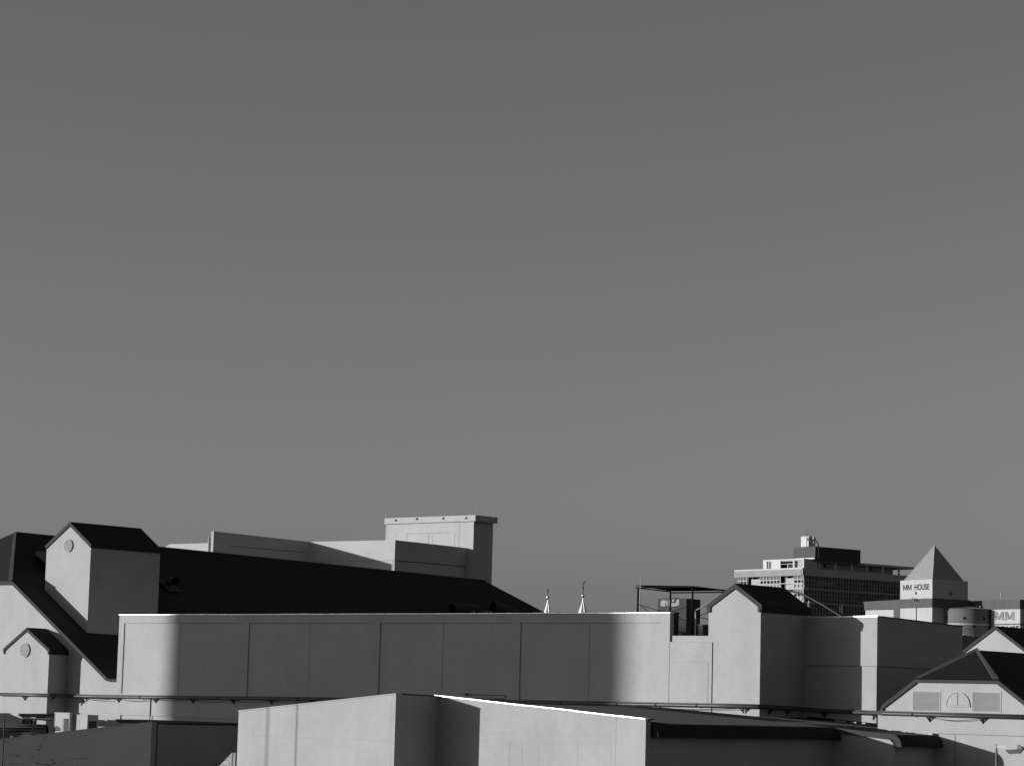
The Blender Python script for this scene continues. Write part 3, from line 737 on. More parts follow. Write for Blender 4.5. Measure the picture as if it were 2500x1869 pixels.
part('body', MB().box(sb1.x, sb2.x, 108, 108.8, 14, sb1.z), 'clads', bx)
part('lid', MB().box(sb1.x - .04, sb2.x + .05, 107.95, 108.85, sb1.z + .002, sb1.z + .05), 'dark', bx)
lw0, lw1 = PV(1705, 1525.5, 110.), PV(1760, 1525, 110.)
bw = thing('back_wall', 'low grey wall seen through the gap left of the third gabled tower', 'wall', (lw0.x, 110, 0))
part('wall', MB().box(lw0.x, lw1.x, 110, 110.4, 0, lw0.z), 'dark', bw)
part('coping', MB().box(lw0.x - .02, lw1.x, 109.97, 110.43, lw0.z + .002, lw0.z + .04), 'midg', bw)
mv = 100.7
p, q = PV(1562, 1500, mv), PV(1562.6, 1406, mv)
ms = thing('aerial_mast', 'thin pale aerial mast at the left post of the canopy', 'mast', (p.x, mv, 15.5))
part('mast', MB().tube([(p.x, mv, 15.8), (p.x, mv, PV(1562, 1440, mv).z)], .026, 6), 'white', ms)
part('upper_mast', MB().tube([(p.x, mv, PV(1562, 1440, mv).z), (p.x, mv, q.z)], .016, 6), 'white', ms)
fv = 101.6
p0, p1 = PV(1697, 1560, fv), PV(1698, 1489, fv)
fp = thing('vent_stack', 'grey stand pipe with a long sloping arm reaching up to the gabled tower roof', 'pipe', (p0.x, fv, 14))
part('riser', MB().tube([(p0.x, fv, 14), (p0.x, fv, p1.z - .05)], .034, 8), 'lamp', fp, smooth=True)
part('elbow', MB().lathe((p0.x, fv, p1.z - .09), [(.045, 0), (.05, .03), (.03, .06), (.05, .09), (.03, .12)], 8), 'dark', fp)
part('arm', MB().tube([(p0.x + .01, fv, p1.z), PV(1778, 1447, fv + .3)], .035, 8), 'midg', fp, smooth=True)

# handrail pipe and flues behind the right block
rv = 108.0
hr = thing('sloping_rail', 'long bent rail pipe descending behind the parapet block in front of the office grid', 'rail', PV(2060, 1510, rv))
part('rail', MB().tube(smooth_seg([PV(1905, 1438, rv), PV(1917, 1441, rv), PV(1945, 1446, rv), PV(1962, 1451, rv), PV(2010, 1477, rv), PV(2064, 1510, rv)], 4), .045, 8), 'dark', hr, smooth=True)
for x, y in ((2051, 1479), (2056.5, 1476)):
    p, q = PV(x, 1510, rv + .2), PV(x, y, rv + .2); part('post', MB().tube([p, q], .035, 6), 'dark', hr)
p, q = PV(1975, 1512, 106.5), PV(1976, 1471, 106.5)
fl = thing('flue', 'short grey flue beside the rear eave of the third gabled tower', 'flue', (p.x, 106.5, 14))
part('casing', MB().tube([(p.x, 106.5, 14), (p.x, 106.5, q.z)], .085, 10), 'midg', fl, smooth=True)
part('cowl', MB().lathe((p.x, 106.5, q.z + .002), [(.07, 0), (.05, .03), (.07, .05), (.02, .1)], 10), 'lamp', fl)

# ================================================================== service pipe on brackets
def wp(x, y, v): return PV(x, y, v)
o_ = .16
path = [wp(-60, 1694, vs_ - o_), wp(60, 1695.5, vs_ - o_), wp(118.5, 1697, vs_ - o_)]
p_ = PV(118.5, 1697, vs_ - o_); path += [Vector((p_.x + .12, vs_ - .02, p_.z)), Vector((p_.x + .12, 99.9, p_.z)), Vector((p_.x + .3, 100.2 - o_, p_.z))]
for x, y in ((230, 1699.5), (420, 1702), (755, 1706), (1010, 1710), (1300, 1714), (1560, 1718.5), (1750, 1722), (1852, 1724.5)): path.append(wp(x, y, VM - o_))
p_ = path[-1]; kx = k2.x + o_
path.append(Vector((kx - .08, VM - o_ + .03, p_.z))); path.append(Vector((kx, VM + .1, p_.z)))
q_ = PU(1958, 1731, kx); path.append(Vector((kx, vD - .35, q_.z))); path.append(Vector((kx + .1, vD - .2, q_.z)))
path += [wp(2010, 1735, vD - .2), wp(2118, 1739.3, vD - .22), wp(2146, 1740.2, vE - o_), wp(2165, 1740.7, vE - o_), wp(2300, 1744.5, vE - o_), wp(2560, 1752, vE - o_)]
sv = thing('service_pipe', 'long dark service pipe carried on brackets along all the pale fronts', 'pipe', path[8] - Vector((0, 0, .3)))
part('pipe', MB().tube(path, .068, 12), 'pipe', sv, smooth=True)
part('upper_pipe', MB().tube([p + Vector((0, .04, .095)) for p in path], .028, 8), 'pipe', sv, smooth=True)
def on_path(x):
    best = None
    for i in range(len(path) - 1):
        for k in range(40):
            p = path[i].lerp(path[i + 1], k / 40); d = p - EYE
            px = IMG_W / 2 + FOC * d.dot(RGT) / d.dot(FWD)
            if best is None or abs(px - x) < best[0]: best = (abs(px - x), p, (path[i + 1] - path[i]).normalized())
    return best[1], best[2]
def bracket_mesh(du):
    t = Vector((du[0], du[1], 0)).normalized(); nb = Vector((-t.y, t.x, 0)); b = MB(); z0 = -.075
    W_ = .15
    b.bar(nb * -.04 + Vector((0, 0, z0)), nb * W_ + Vector((0, 0, z0)), .045)
    b.bar(nb * (W_ - .01) + Vector((0, 0, z0)), nb * (W_ - .01) + Vector((0, 0, z0 - .24)), .05)
    b.bar(nb * -.03 + Vector((0, 0, z0)), nb * (W_ - .01) + Vector((0, 0, z0 - .22)), .035)
    for s in (-1, 1): b.bar(t * .11 * s + nb * .01 + Vector((0, 0, z0 - .01)), nb * (W_ - .01) + Vector((0, 0, z0 - .2)), .03)
    b.bar(t * -.13 + Vector((0, 0, z0)), t * .13 + Vector((0, 0, z0)), .035)
    return b
bm_u = mesh_of('bracket', bracket_mesh((1, 0)), 'black', Vector((0, 0, 0))); bm_v = mesh_of('bracket', bracket_mesh((0, 1)), 'black', Vector((0, 0, 0)))
cl_u = mesh_of('coupling', MB().tube([(-.03, 0, 0), (.03, 0, 0)], .088, 12), 'black', Vector((0, 0, 0)))
brx = [57, 131, 200, 287, 378, 469, 566, 663, 760, 858, 1120, 1240, 1437, 1560, 1811, 1885, 1928, 2009, 2139, 2266, 2394]
for x in brx:
    p, t = on_path(x); stamp('bracket', bm_v if abs(t.y) > abs(t.x) else bm_u, sv, p)
for x in (106, 342, 530, 726, 923, 1370, 1504, 1603, 1700, 2228, 2494): p, t = on_path(x); stamp('coupling', cl_u, sv, p)
for a_, b_ in zip(brx, brx[1:]):
    if b_ - a_ < 60: continue
    p, t = on_path(a_); q, t2 = on_path(b_)
    if abs(t.x) < .9 or abs(t2.x) < .9 or abs(p.y - q.y) > .3: continue
    s_ = random.uniform(.07, .15)
    part('sagging_cable', MB().tube([p.lerp(q, k / 12) + Vector((0, -.02, -.09 - s_ * math.sin(math.pi * k / 12))) for k in range(13)], .013, 5), 'black', sv)
# conduit with a bend above the pipe
p = PV(1138, 1694, VM - .05); q = PV(1233, 1697, VM - .05)
cd = thing('conduit', 'thin bent conduit just above the white coping of the stepped front', 'conduit', p)
part('conduit_run', MB().tube([p, q, q + Vector((.03, 0, -.05)), q + Vector((.05, 0, -.5))], .016, 6), 'black', cd)
part('conduit_run', MB().tube([p + Vector((.5, 0, -.2)), q + Vector((-.1, 0, -.17)), q + Vector((-.07, 0, -.5))], .016, 6), 'black', cd)
part('lamp_end', MB().box(p.x - .05, p.x + .12, p.y - .06, p.y + .02, p.z - .05, p.z + .05), 'black', cd)
# downpipe at the left end of the panelled front
p = PV(367, 1700, VM - .06); q = PV(366, 1759, VM - .06)
part('drain_spur', MB().tube([(p.x, VM - .03, p.z), (p.x, VM - .03, q.z)], .025, 8), 'dark', sv, smooth=True)

# ================================================================== cooling units and yard clutter, lower left
def unit(label, x0, x1, y0, v, dpt, kind):
    p, q = PV(x0, y0, v), PV(x1, y0 + 2, v)
    t = thing('cooling_unit', label, 'air conditioner', ((p.x + q.x) / 2, v, p.z - 1.7), group='cooling units')
    zt_ = p.z; z0_ = zt_ - 1.65
    part('casing', MB().box(p.x, q.x, v, v + dpt, z0_, zt_), 'white', t)
    part('lid', MB().box(p.x - .015, q.x + .015, v - .015, v + dpt + .015, zt_ + .002, zt_ + .035), 'white', t)
    part('base', MB().box(p.x + .05, q.x - .05, v + .05, v + dpt - .05, z0_ - .6, z0_ - .002), 'midg', t)
    def grille(mk, n, m_):
        gobj = part('grille', mk[0], 'black', t); mb = MB()
        for b in mk[1](n, m_): mb.box(*b)
        part('grille_bars', mb, 'midg', gobj, kind='stuff')
    if kind == 0:
        w_ = q.x - p.x; ga, gb = p.x + w_ * .63, p.x + w_ * .93
        part('edge_trim', MB().box(p.x + .03, p.x + .06, v - .012, v - .001, z0_, zt_ - .03), 'midg', t)
        part('edge_trim', MB().box(gb + .02, gb + .05, v - .012, v - .001, z0_, zt_ - .03), 'midg', t)
        part('panel_joint', MB().box(ga - .09, ga - .06, v - .01, v - .001, z0_, zt_ - .3), 'midg', t)
        grille((MB().box(ga, gb, v - .006, v - .001, z0_, zt_ - .3), lambda n, m_: [(ga, gb, v - .016, v - .0065, z0_ + i * .12, z0_ + i * .12 + .02) for i in range(11)] + [(ga + (gb - ga) * k / 4 - .006, ga + (gb - ga) * k / 4 + .006, v - .022, v - .0165, z0_, zt_ - .3) for k in range(1, 4)]), 0, 0)
    else:
        ux = q.x; ga, gb = v + .1, v + dpt - .1
        part('panel_joint', MB().box((p.x + q.x) / 2 - .012, (p.x + q.x) / 2 + .012, v - .004, v - .001, z0_, zt_ - .03), 'midg', t)
        grille((MB().box(ux + .001, ux + .006, ga, gb, z0_ + .2, zt_ - .33), lambda n, m_: [(ux + .0065, ux + .016, ga, gb, zt_ - .33 - i * .12, zt_ - .31 - i * .12) for i in range(9)] + [(ux + .0165, ux + .022, ga + (gb - ga) * k / 4 - .01, ga + (gb - ga) * k / 4 + .01, z0_ + .2, zt_ - .33) for k in range(1, 4)]), 0, 0)
    p2 = PV((x0 + x1) / 2 - 4, y0 + 30, v)
    part('badge', MB().ext([(p2.x - .06, v - .003, p2.z - .03), (p2.x - .03, v - .003, p2.z - .03), (p2.x + .06, v - .003, p2.z + .03), (p2.x + .03, v - .003, p2.z + .03)], (0, .002, 0)), 'lamp', t)
unit('white cooling unit with a dark grille on its sunlit front, left of the pair', 133.5, 171, 1739, 97.6, .75, 0)
unit('white cooling unit with its grille on the shaded side, right of the pair', 177, 214, 1744, 97.9, .8, 1)

# yard canopy with pipes
yv = 97.2
yc = thing('yard_canopy', 'black canopy edge on thin posts below the low gabled tower', 'canopy', PV(60, 1800, yv))
p, q = PV(44, 1740.5, yv + .6), PV(140, 1741, yv + .6)
part('roof_sheet', MB().ext([p, q, q + Vector((0, 0, -.2)), p + Vector((.35, 0, -.2))], (0, .9, 0)), 'pitch', yc)
for x, w_ in ((57, .06), (76, .03), (87.5, .02)):
    a_ = PV(x, 1760, yv + .45); part('post', MB().box(a_.x - w_, a_.x + w_, yv + .4, yv + .5, 5, p.z - .21), 'pitch', yc)
p2, q2_ = PV(57, 1751.2, yv + .35), PV(125, 1752, yv + .35)
part('beam', MB().box(p2.x, q2_.x, yv + .3, yv + .39, p2.z - .025, p2.z + .02), 'dark', yc)
part('lower_beam', MB().box(p2.x, q2_.x, yv + .3, yv + .39, p2.z - .10, p2.z - .028), 'pitch', yc)
for x0, x1, y0 in ((63, 70, 1765), (66, 72, 1764)): part('brace', MB().tube([PV(x0, y0, yv + .4), PV(x1, 1754, yv + .4)], .02, 5), 'pitch', yc)
yp = thing('yard_pipes', 'bundle of horizontal dark pipes under the yard canopy', 'pipe', PV(60, 1800, yv - .5))
part('tray', MB().ext([PV(-60, 1767, yv), PV(100, 1767.5, yv), PV(112, 1772, yv), PV(112, 1812, yv), PV(-60, 1812, yv)], (0, .2, 0)), 'pitch', yp)
for i, (y, r, x1) in enumerate(((1767.5, .03, 116), (1770.5, .03, 116), (1774, .045, 112), (1781, .03, 55))):
    part('pipe', MB().tube([PV(-40, y - 2, yv - .1 - .06 * i), PV(x1, y + 1, yv - .1 - .06 * i)], r, 8), 'black' if i % 2 else 'clads', yp, smooth=True)
for x, y in ((25, 1795), (48, 1794)):
    a_ = PV(x, y, 94.); part('flange', MB().box(a_.x, a_.x + .25, 94, 94.2, a_.z - .3, a_.z), 'dark', yp)
yr = thing('yard_shade', 'dark sheet imitating shade at the left edge under the low gabled tower', 'roof', PV(0, 1790, 96.5))
part('sheet', MB().ext([PV(-60, 1739, 98.2), PV(20, 1739.5, 98.2), PV(56, 1754, 98.2), PV(56, 1768, 98.2), PV(-60, 1768, 98.2)], (0, .08, 0)), plain('yard_shade_tone', .03, .8, .05), yr)  # slanting dark panel, the shade of this corner put into its base colour
part('flashing', MB().ext([PV(24, 1742, 98.15), PV(54, 1753, 98.15), PV(55, 1751, 98.15), PV(40, 1744, 98.15)], (0, .02, 0)), 'wall', yr)  # pale strip added to stand for sunlit wall seen through the gap, not flashing
p, q = PV(54.5, 1790, 93.), PV(76, 1790, 93.)
vb_ = thing('vent_box', 'small white vent box with a flat cap peeping over the shaded front', 'vent', (p.x, 93, p.z - 1))
part('body', MB().box(p.x, q.x, 93, 93.5, p.z - 1, p.z), 'white', vb_)
part('cap', MB().box(p.x - .05, q.x + .05, 92.95, 93.55, p.z + .03, p.z + .075), 'white', vb_)
part('neck', MB().box(p.x + .03, q.x - .03, 93.03, 93.47, p.z + .002, p.z + .028), 'dark', vb_)

# thin pole, twigs
p = PD(11.5, 1745, 70); 
pl = thing('thin_pole', 'thin dark pole at the left edge in front of the shaded block', 'pole', (p.x, p.y, 0))
part('shaft', MB().tube([(p.x, p.y, 0), (p.x, p.y, p.z)], [.03, .018], 8), 'dark', pl, smooth=True)
a_ = PD(11.8, 1752, 70)
part('clip', MB().tube([PD(10, 1810, 70), PD(18, 1811, 70)], .01, 5), 'dark', pl)
tw_ = thing('bare_shrub', 'bare twigs with a few withered leaves reaching over the lower left corner', 'shrub', PD(60, 2000, 62))
def twig(pts, r=.011):
    P = smooth_seg([PD(x, y, 62 + .6 * math.sin(i)) for i, (x, y) in enumerate(pts)], 6)
    part('twig', MB().tube(P, [r * (1 - .6 * i / len(P)) for i in range(len(P))], 5), 'twig', tw_); return P
twig([(60, 2000), (20, 1900), (-20, 1860), (0, 1850.5), (18, 1844), (33, 1840)])
twig([(60, 2000), (55, 1930), (30, 1870), (55, 1864), (78, 1857), (92, 1862), (110, 1866), (128, 1864), (136, 1858)])
twig([(60, 2000), (110, 1900), (140, 1868), (155, 1858), (180, 1852), (214, 1850)])
twig([(110, 1900), (170, 1880), (195, 1868), (212, 1860)], .007)
twig([(92, 1880), (91, 1862), (94, 1845), (97, 1825), (106, 1806), (111, 1800)], .005)
twig([(130, 1880), (132, 1864), (133, 1852)], .006)
lv = MB()
for x, y, n, r in ((38, 1843, 9, 7), (22, 1862, 2, 2), (50, 1843, 3, 3), (78, 1850, 3, 3), (108, 1804, 3, 4), (98, 1820, 3, 3), (95, 1828, 2, 2), (128, 1855, 4, 3), (134, 1861, 5, 3), (112, 1864, 3, 3), (193, 1867, 6, 4), (14, 1868, 3, 3)):
    for _ in range(n):
        c = PD(x + random.gauss(0, r * .7), y + random.gauss(0, r * .35), 62 + random.uniform(-.3, .3)); L = random.uniform(.015, .035); q = random.uniform(0, 6.3)
        e = RGT * math.cos(q) * L + UPV * math.sin(q) * L * .5; f = (-RGT * math.sin(q) * .4 + UPV * math.cos(q) * .4 + FWD * random.uniform(-.3, .3)) * L
        lv.poly([c - e, c + f, c + e, c - f])
part('withered_leaves', lv, 'leaf', tw_, kind='stuff')
# galvanised hood by the front corner
vh = 80.6
a_, b_, c_ = PV(568, 1835, vh), PV(530, 1875, vh), PV(579.5, 1835.5, vh + .0)
gh_ = thing('metal_hood', 'mottled galvanised hood with a slanting edge at the corner of the stepped front', 'hood', (a_.x, vh, 8))
part('sloping_face', MB().ext([(a_.x - .006, vh - .02, a_.z), (b_.x, vh - .02, b_.z), (b_.x - .6, vh - .02, b_.z - .6), (a_.x - .006, vh - .02, b_.z - .6)], (0, .05, 0)), plain('mottled_galvanised', .26, .8, .1, 0, .6, 9), gh_)
for i in range(3):
    x0 = a_.x + .02 + i * .065
    part('folded_edge', MB().tube([(x0 + .03, vh, 8), (x0 + .03, vh, a_.z - .02)], .03, 8), 'lamp' if i else 'midg', gh_, smooth=True)

# ================================================================== street lamp
LD = 74.0
lp = PD(2433, 1816, LD)
la = thing('street_lamp', 'grey street lamp with a flat angular head at the lower right', 'street lamp', (lp.x, lp.y, 0))
part('pole', MB().tube([(lp.x, lp.y, 0), (lp.x, lp.y, PD(2433, 1834, LD).z)], [.075, .036], 12), 'pole', la, smooth=True)
part('spigot', MB().tube([(lp.x, lp.y, PD(2433, 1834, LD).z - .02), (lp.x, lp.y, lp.z)], .028, 12), 'pole', la, smooth=True)
part('collar', MB().lathe((lp.x, lp.y, PD(2433, 1822.5, LD).z), [(.03, -.02), (.042, -.01), (.042, .01), (.03, .02)], 12), 'lamp', la)
dirh = RGT.copy(); dirh.z = 0; dirh.normalize(); dirh = (dirh * .93 - _f0 * .36).normalized(); sd = Vector((-dirh.y, dirh.x, 0))
o = Vector((lp.x, lp.y, PD(2433, 1822, LD).z))
def sec(t, w_, zt_, zb_): 
    c = o + dirh * t; return [c - sd * w_ + _z * zb_, c - sd * w_ * .8 + _z * zt_, c + sd * w_ * .8 + _z * zt_, c + sd * w_ + _z * zb_, c + sd * w_ * .9 + _z * (zb_ - .03), c - sd * w_ * .9 + _z * (zb_ - .03)]
hd = MB(); secs = [sec(.02, .04, .055, -.0), sec(.28, .12, .07, -.05), sec(.62, .17, .075, -.03), sec(.74, .14, .03, -.02), sec(.80, .06, -.005, -.025)]
for s0, s1_ in zip(secs, secs[1:]):
    for i in range(6): hd.poly([s0[i], s0[(i + 1) % 6], s1_[(i + 1) % 6], s1_[i]])
hd.poly(secs[0]); hd.poly(secs[-1])
hh = part('head', hd, 'lamp', la)
ls = MB(); s0 = [o + dirh * t + sd * w_ + _z * z_ for t, w_, z_ in ((.26, -.12, -.075), (.76, -.12, -.055), (.76, .12, -.055), (.26, .12, -.075))]
s1_ = [o + dirh * t + sd * w_ + _z * z_ for t, w_, z_ in ((.38, -.09, -.19), (.68, -.09, -.165), (.68, .09, -.165), (.38, .09, -.19))]
for i in range(4): ls.poly([s0[i], s0[(i + 1) % 4], s1_[(i + 1) % 4], s1_[i]])
ls.poly(s1_); ls.poly(s0)
part('lens', ls, 'lens', la)

# ================================================================== office slab, far right
FO = Frame(rad(-11.5)); OV = FO.v; OU = FO.u
OD = 580.0
oc = FO.d(1962, 1404, OD); ox, oy = oc.x, oc.y
sxo = OD / FOC
ofs = thing('office_slab', 'far office slab with a ribbed pale fascia, glazed floors and rooftop plant', 'building', (ox, oy, 0), FO)
xl = OV(1799, 1400, oy).x
zf1, zf0 = OV(1962, 1385.8, oy).z, OV(1962, 1404, oy).z
ye = OU(2230, 1420, ox).y
# floor slabs and core
fh = (OV(1962, 1404, oy).z - OV(1962, 1437.5, oy).z)
core = MB().box(xl + 2.2, ox - 1.6, oy + 1.6, ye, 0, zf1 - .5)
part('core', core, 'glass', ofs)
part('roof_fascia', MB().box(xl - .3, ox - .002, oy - .3, oy + .4, zf0, zf1), 'slab', ofs)
part('side_fascia', MB().box(ox - .4, ox + .25, oy + .405, ye, zf0, zf1), 'wallg', ofs)
part('roof_deck', MB().box(xl, ox - .41, oy + .405, ye, zf1 - 1, zf1 - .4), 'slab', ofs)
ribm = mesh_of('rib', MB().box(-.09, .09, -.13, -.002, 0, zf1 - zf0 - .25), 'rib', Vector((0, 0, 0)))
x = xl - .25
while x < ox - .1: stamp('rib', ribm, ofs, (x, oy - .302, zf0)); x += .36
part('fascia_cap', MB().box(xl - .35, ox + .02, oy - .45, oy - .302, zf1 - .24, zf1 + .05), 'rib', ofs)
for k in range(1, 5):
    z1 = zf0 - k * fh
    part('floor_slab', MB().box(xl, ox, oy, oy + 1.55, z1 - .02, z1 + .42), 'slab', ofs)
    part('floor_edge', MB().box(ox - 1.5, ox + .02, oy + 1.56, ye, z1 - .05, z1 + .4), 'cladd', ofs)
ptx = lambda x: OV(x, 1415, oy).x
frm = lambda w_, h_: mesh_of('mullion', MB().box(-w_ / 2, w_ / 2, -.12, .05, -h_, 0), 'rib', Vector((0, 0, 0)))
mull = frm(.16, fh - .42); pmesh = {}
def window(x0, x1, z0, z1, v_, mat='glass'):
    key = (round(x1 - x0, 2), round(z1 - z0, 2), mat)
    if key not in pmesh: pmesh[key] = mesh_of('pane', MB().box(0, x1 - x0, 0, .04, 0, z1 - z0), mat, Vector((0, 0, 0)))
    stamp('pane', pmesh[key], ofs, (x0, v_, z0))
bayx = [[1802, 1807.5, 1816, 1823.5], [1856, 1864, 1872, 1881, 1889, 1897, 1905], [1938.5, 1947, 1956, 1961.5]]
for k in range(3):
    zt_ = zf0 - k * fh - (.0 if k == 0 else .03); zb_ = zf0 - (k + 1) * fh + .42
    for bl in bayx:
        for x in bl: stamp('mullion', mull, ofs, (ptx(x), oy + .1, zt_))
        zm = zt_ - (zt_ - zb_) * .33; zn = zt_ - (zt_ - zb_) * .72
        for a_, b_ in zip(bl, bl[1:]):
            window(ptx(a_), ptx(b_), zm, zt_, oy + .12, 'glassl'); window(ptx(a_), ptx(b_), zn, zm, oy + .3, 'glass'); window(ptx(a_), ptx(b_), zb_, zn, oy + .3, 'slab')
        for z_ in (zm, zn): part('transom', MB().box(ptx(bl[0]), ptx(bl[-1]), oy - .06, oy + .16, z_ - .08, z_ + .08), 'rib', ofs)
    for x0, x1 in ((1832, 1854.5), (1917, 1938)): part('infill_panel', MB().box(ptx(x0), ptx(x1), oy + .3, oy + .6, zb_, zt_ - .5), 'wall', ofs)
    for x0, x1 in ((1824, 1831), (1906, 1916)): part('loggia_door', MB().box(ptx(x0), ptx(x1), oy + .9, oy + 1.0, zb_, zt_), 'glassl', ofs)
    part('balcony_rail', MB().box(ptx(1856), ptx(1961), oy - .14, oy - .08, zb_ + .9, zb_ + 1.05), 'rib', ofs)
    # shaded side grid
    n = 34; L = ye - oy
    smm = mesh_of('side_mullion', MB().box(-.05, .1, -.045, .045, 0, zt_ - zb_), 'cladd', Vector((0, 0, 0)))
    y = oy + .5
    while y < ye: stamp('side_mullion', smm, ofs, (ox, y, zb_)); y += .92
    for i in range(n + 1):
        y = oy + .5 + i * 1.84
        if y > ye: break
        for f0_, f1_ in ((0, .36), (.36, .74), (.74, 1)):
            za_, zc_ = zt_ - (zt_ - zb_) * f1_, zt_ - (zt_ - zb_) * f0_; mt = random.choice(('glass', 'glass', 'glass', 'glassl', 'glassl', 'dark', 'cladd' if f0_ == .36 else 'glass'))
            k_ = ('side', round(zc_ - za_, 2), mt)
            if k_ not in pmesh: pmesh[k_] = mesh_of('side_pane', MB().box(0, .03, 0, 1.72, 0, zc_ - za_), mt, Vector((0, 0, 0)))
            stamp('side_pane', pmesh[k_], ofs, (ox - .14 - random.uniform(0, .05), y + .06, za_))
    for f_ in (.36, .74): part('side_transom', MB().box(ox - .02, ox + .07, oy + .5, ye, zt_ - (zt_ - zb_) * f_ - .06, zt_ - (zt_ - zb_) * f_ + .06), 'cladd', ofs)
# setback floor
pz1 = OV(1962, 1362.5, oy).z; pz0 = zf1 + .06; px0 = ptx(1862)
ph = pz1 - pz0
lit = MB()
ops = [(1871, 1882, .28, .8), (1904.5, 1935, .13, .82), (1938.5, 1959, .12, .84)]
cur = px0
lit.box(px0, ox - .02, oy + .05, oy + .3, pz1 - .12 * ph, pz1); lit.box(px0, ox - .02, oy + .05, oy + .3, pz0, pz0 + .06)
for x0, x1, a_, b_ in ops:
    xa, xb = ptx(x0), ptx(x1); lit.box(cur, xa, oy + .05, oy + .3, pz0 + .06, pz1 - .12 * ph); lit.box(xa, xb, oy + .05, oy + .3, pz1 - (.12 + a_ * .2) * ph, pz1 - .12 * ph); cur = xb
lit.box(cur, ox - .02, oy + .05, oy + .3, pz0 + .06, pz1 - .12 * ph)
part('setback_front', lit, 'stucco', ofs)
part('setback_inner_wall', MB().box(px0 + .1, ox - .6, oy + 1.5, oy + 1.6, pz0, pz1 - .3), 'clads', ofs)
part('balustrade', MB().box(ptx(1905), ptx(1934.5), oy + .1, oy + .2, pz0 + .45 * ph, pz0 + .5 * ph), 'rib', ofs)
part('opening_post', MB().box(ptx(1921), ptx(1922.3), oy + .1, oy + .2, pz0, pz0 + .48 * ph), 'rib', ofs)
part('window_bars', MB().box(ptx(1874.5), ptx(1876), oy + .1, oy + .2, pz0 + .1, pz0 + .75 * ph).box(ptx(1878.5), ptx(1879.5), oy + .1, oy + .2, pz0 + .1, pz0 + .75 * ph), 'rib', ofs)
yr_ = OU(2236, 1385, ox).y
part('setback_roof', MB().box(px0, ox - .01, oy + .31, yr_, pz1 - .5, pz1 - .02), 'wallg', ofs)
part('setback_wall', MB().box(px0 + .3, ox - 2.2, oy + 2, OU(2180, 1385, ox - 2.2).y, pz0, pz1 - .51), 'wallg', ofs)
part('corner_wall', MB().box(ox - 2.2, ox - .02, oy + .31, OU(1995, 1380, ox).y, pz0, pz1 - .51), 'wallg', ofs)
for x in (2000.5, 2040, 2079, 2117, 2155, 2195):
    y = OU(x, 1380, ox - .3).y; part('roof_post', MB().box(ox - .5, ox - .2, y - .2, y + .2, pz0, pz1 - .51), 'stucco', ofs)
for x0, x1 in ((2011, 2024), (2068, 2073), (2120, 2137)):
    ya, yb = OU(x0, 1385, ox - 2.2).y, OU(x1, 1385, ox - 2.2).y; part('side_window', MB().box(ox - 2.195, ox - 2.15, ya, yb, pz0 + .25 * ph, pz0 + .68 * ph), 'glass', ofs)
# plant room, tank
a_, b_ = OV(1937, 1350, oy + 3), OV(1990, 1350, oy + 3); z1 = OV(1990, 1333, oy + 3).z; z0 = OV(1990, 1361, oy + 3).z; yb = OU(2101, 1350, b_.x).y
pr_ = part('plant_room', MB().box(a_.x, b_.x, oy + 3, yb, pz1 - .3, z1), 'clads', ofs)
x = a_.x + .08
while x < b_.x: part('cladding_rib', MB().box(x, x + .17, oy + 2.85, oy + 2.998, pz1 - .02, z1 - .02), 'ribd', pr_); x += .31
part('plinth', MB().box(b_.x - 6, b_.x + .1, oy + 2.7, oy + 2.84, pz1 + .01, OV(1985, 1360.5, oy + 2.7).z), 'stucco', pr_)
c1_, c2_ = OV(1955.5, 1320, oy + 5), OV(1974, 1320, oy + 5)
tk = part('water_tank', MB().box(c1_.x, c2_.x, oy + 5, OU(1990.5, 1320, c2_.x).y, z1 - .2, OV(1965, 1308.5, oy + 5).z), 'stucco', ofs)
for x, y, r in ((1984.5, 1312.5, 3.6), (1990.5, 1317, 2.4), (1985, 1323, 2.4), (1971, 1315.5, 3.0)):
    rr = r * sxo
    if x > 1975:
        p = OU(x, y, c2_.x + .5); part('dish', MB().disc(p, rr * .9, p.y, p.y + .15, 16), 'stucco', tk)
    else:
        p = OV(x, y, oy + 4.6); part('dish', MB().disc(p, rr, oy + 4.5, oy + 4.7, 16), 'stucco', tk)
p, q = OV(1969.5, 1334, oy + 4.4), OV(1969.8, 1283, oy + 4.4)
part('mast', MB().tube([(p.x, p.y, p.z - .5), (p.x, p.y, OV(1969, 1310, oy + 4.4).z), (p.x, p.y, q.z)], [.1, .07, .02], 6), 'steel', tk)
p = OU(1998.5, 1365, b_.x + .6); q = OU(1998.5, 1326, b_.x + .6); r_ = OU(1992, 1320, b_.x + .3)
part('overflow_pipe', MB().tube([(p.x, p.y, p.z), (q.x, q.y, q.z - .4), (q.x, q.y - .3, q.z + .1), (r_.x, r_.y, r_.z)], .13, 6), 'black', tk)
p = OU(2043, 1390, ox - .4); q = OU(2043, 1369, ox - .4); r_ = OU(2020, 1366, ox - .4)
part('side_drain', MB().tube([p, (q.x, q.y, q.z - .3), (q.x, q.y - .4, q.z), r_], .12, 6), 'black', ofs)

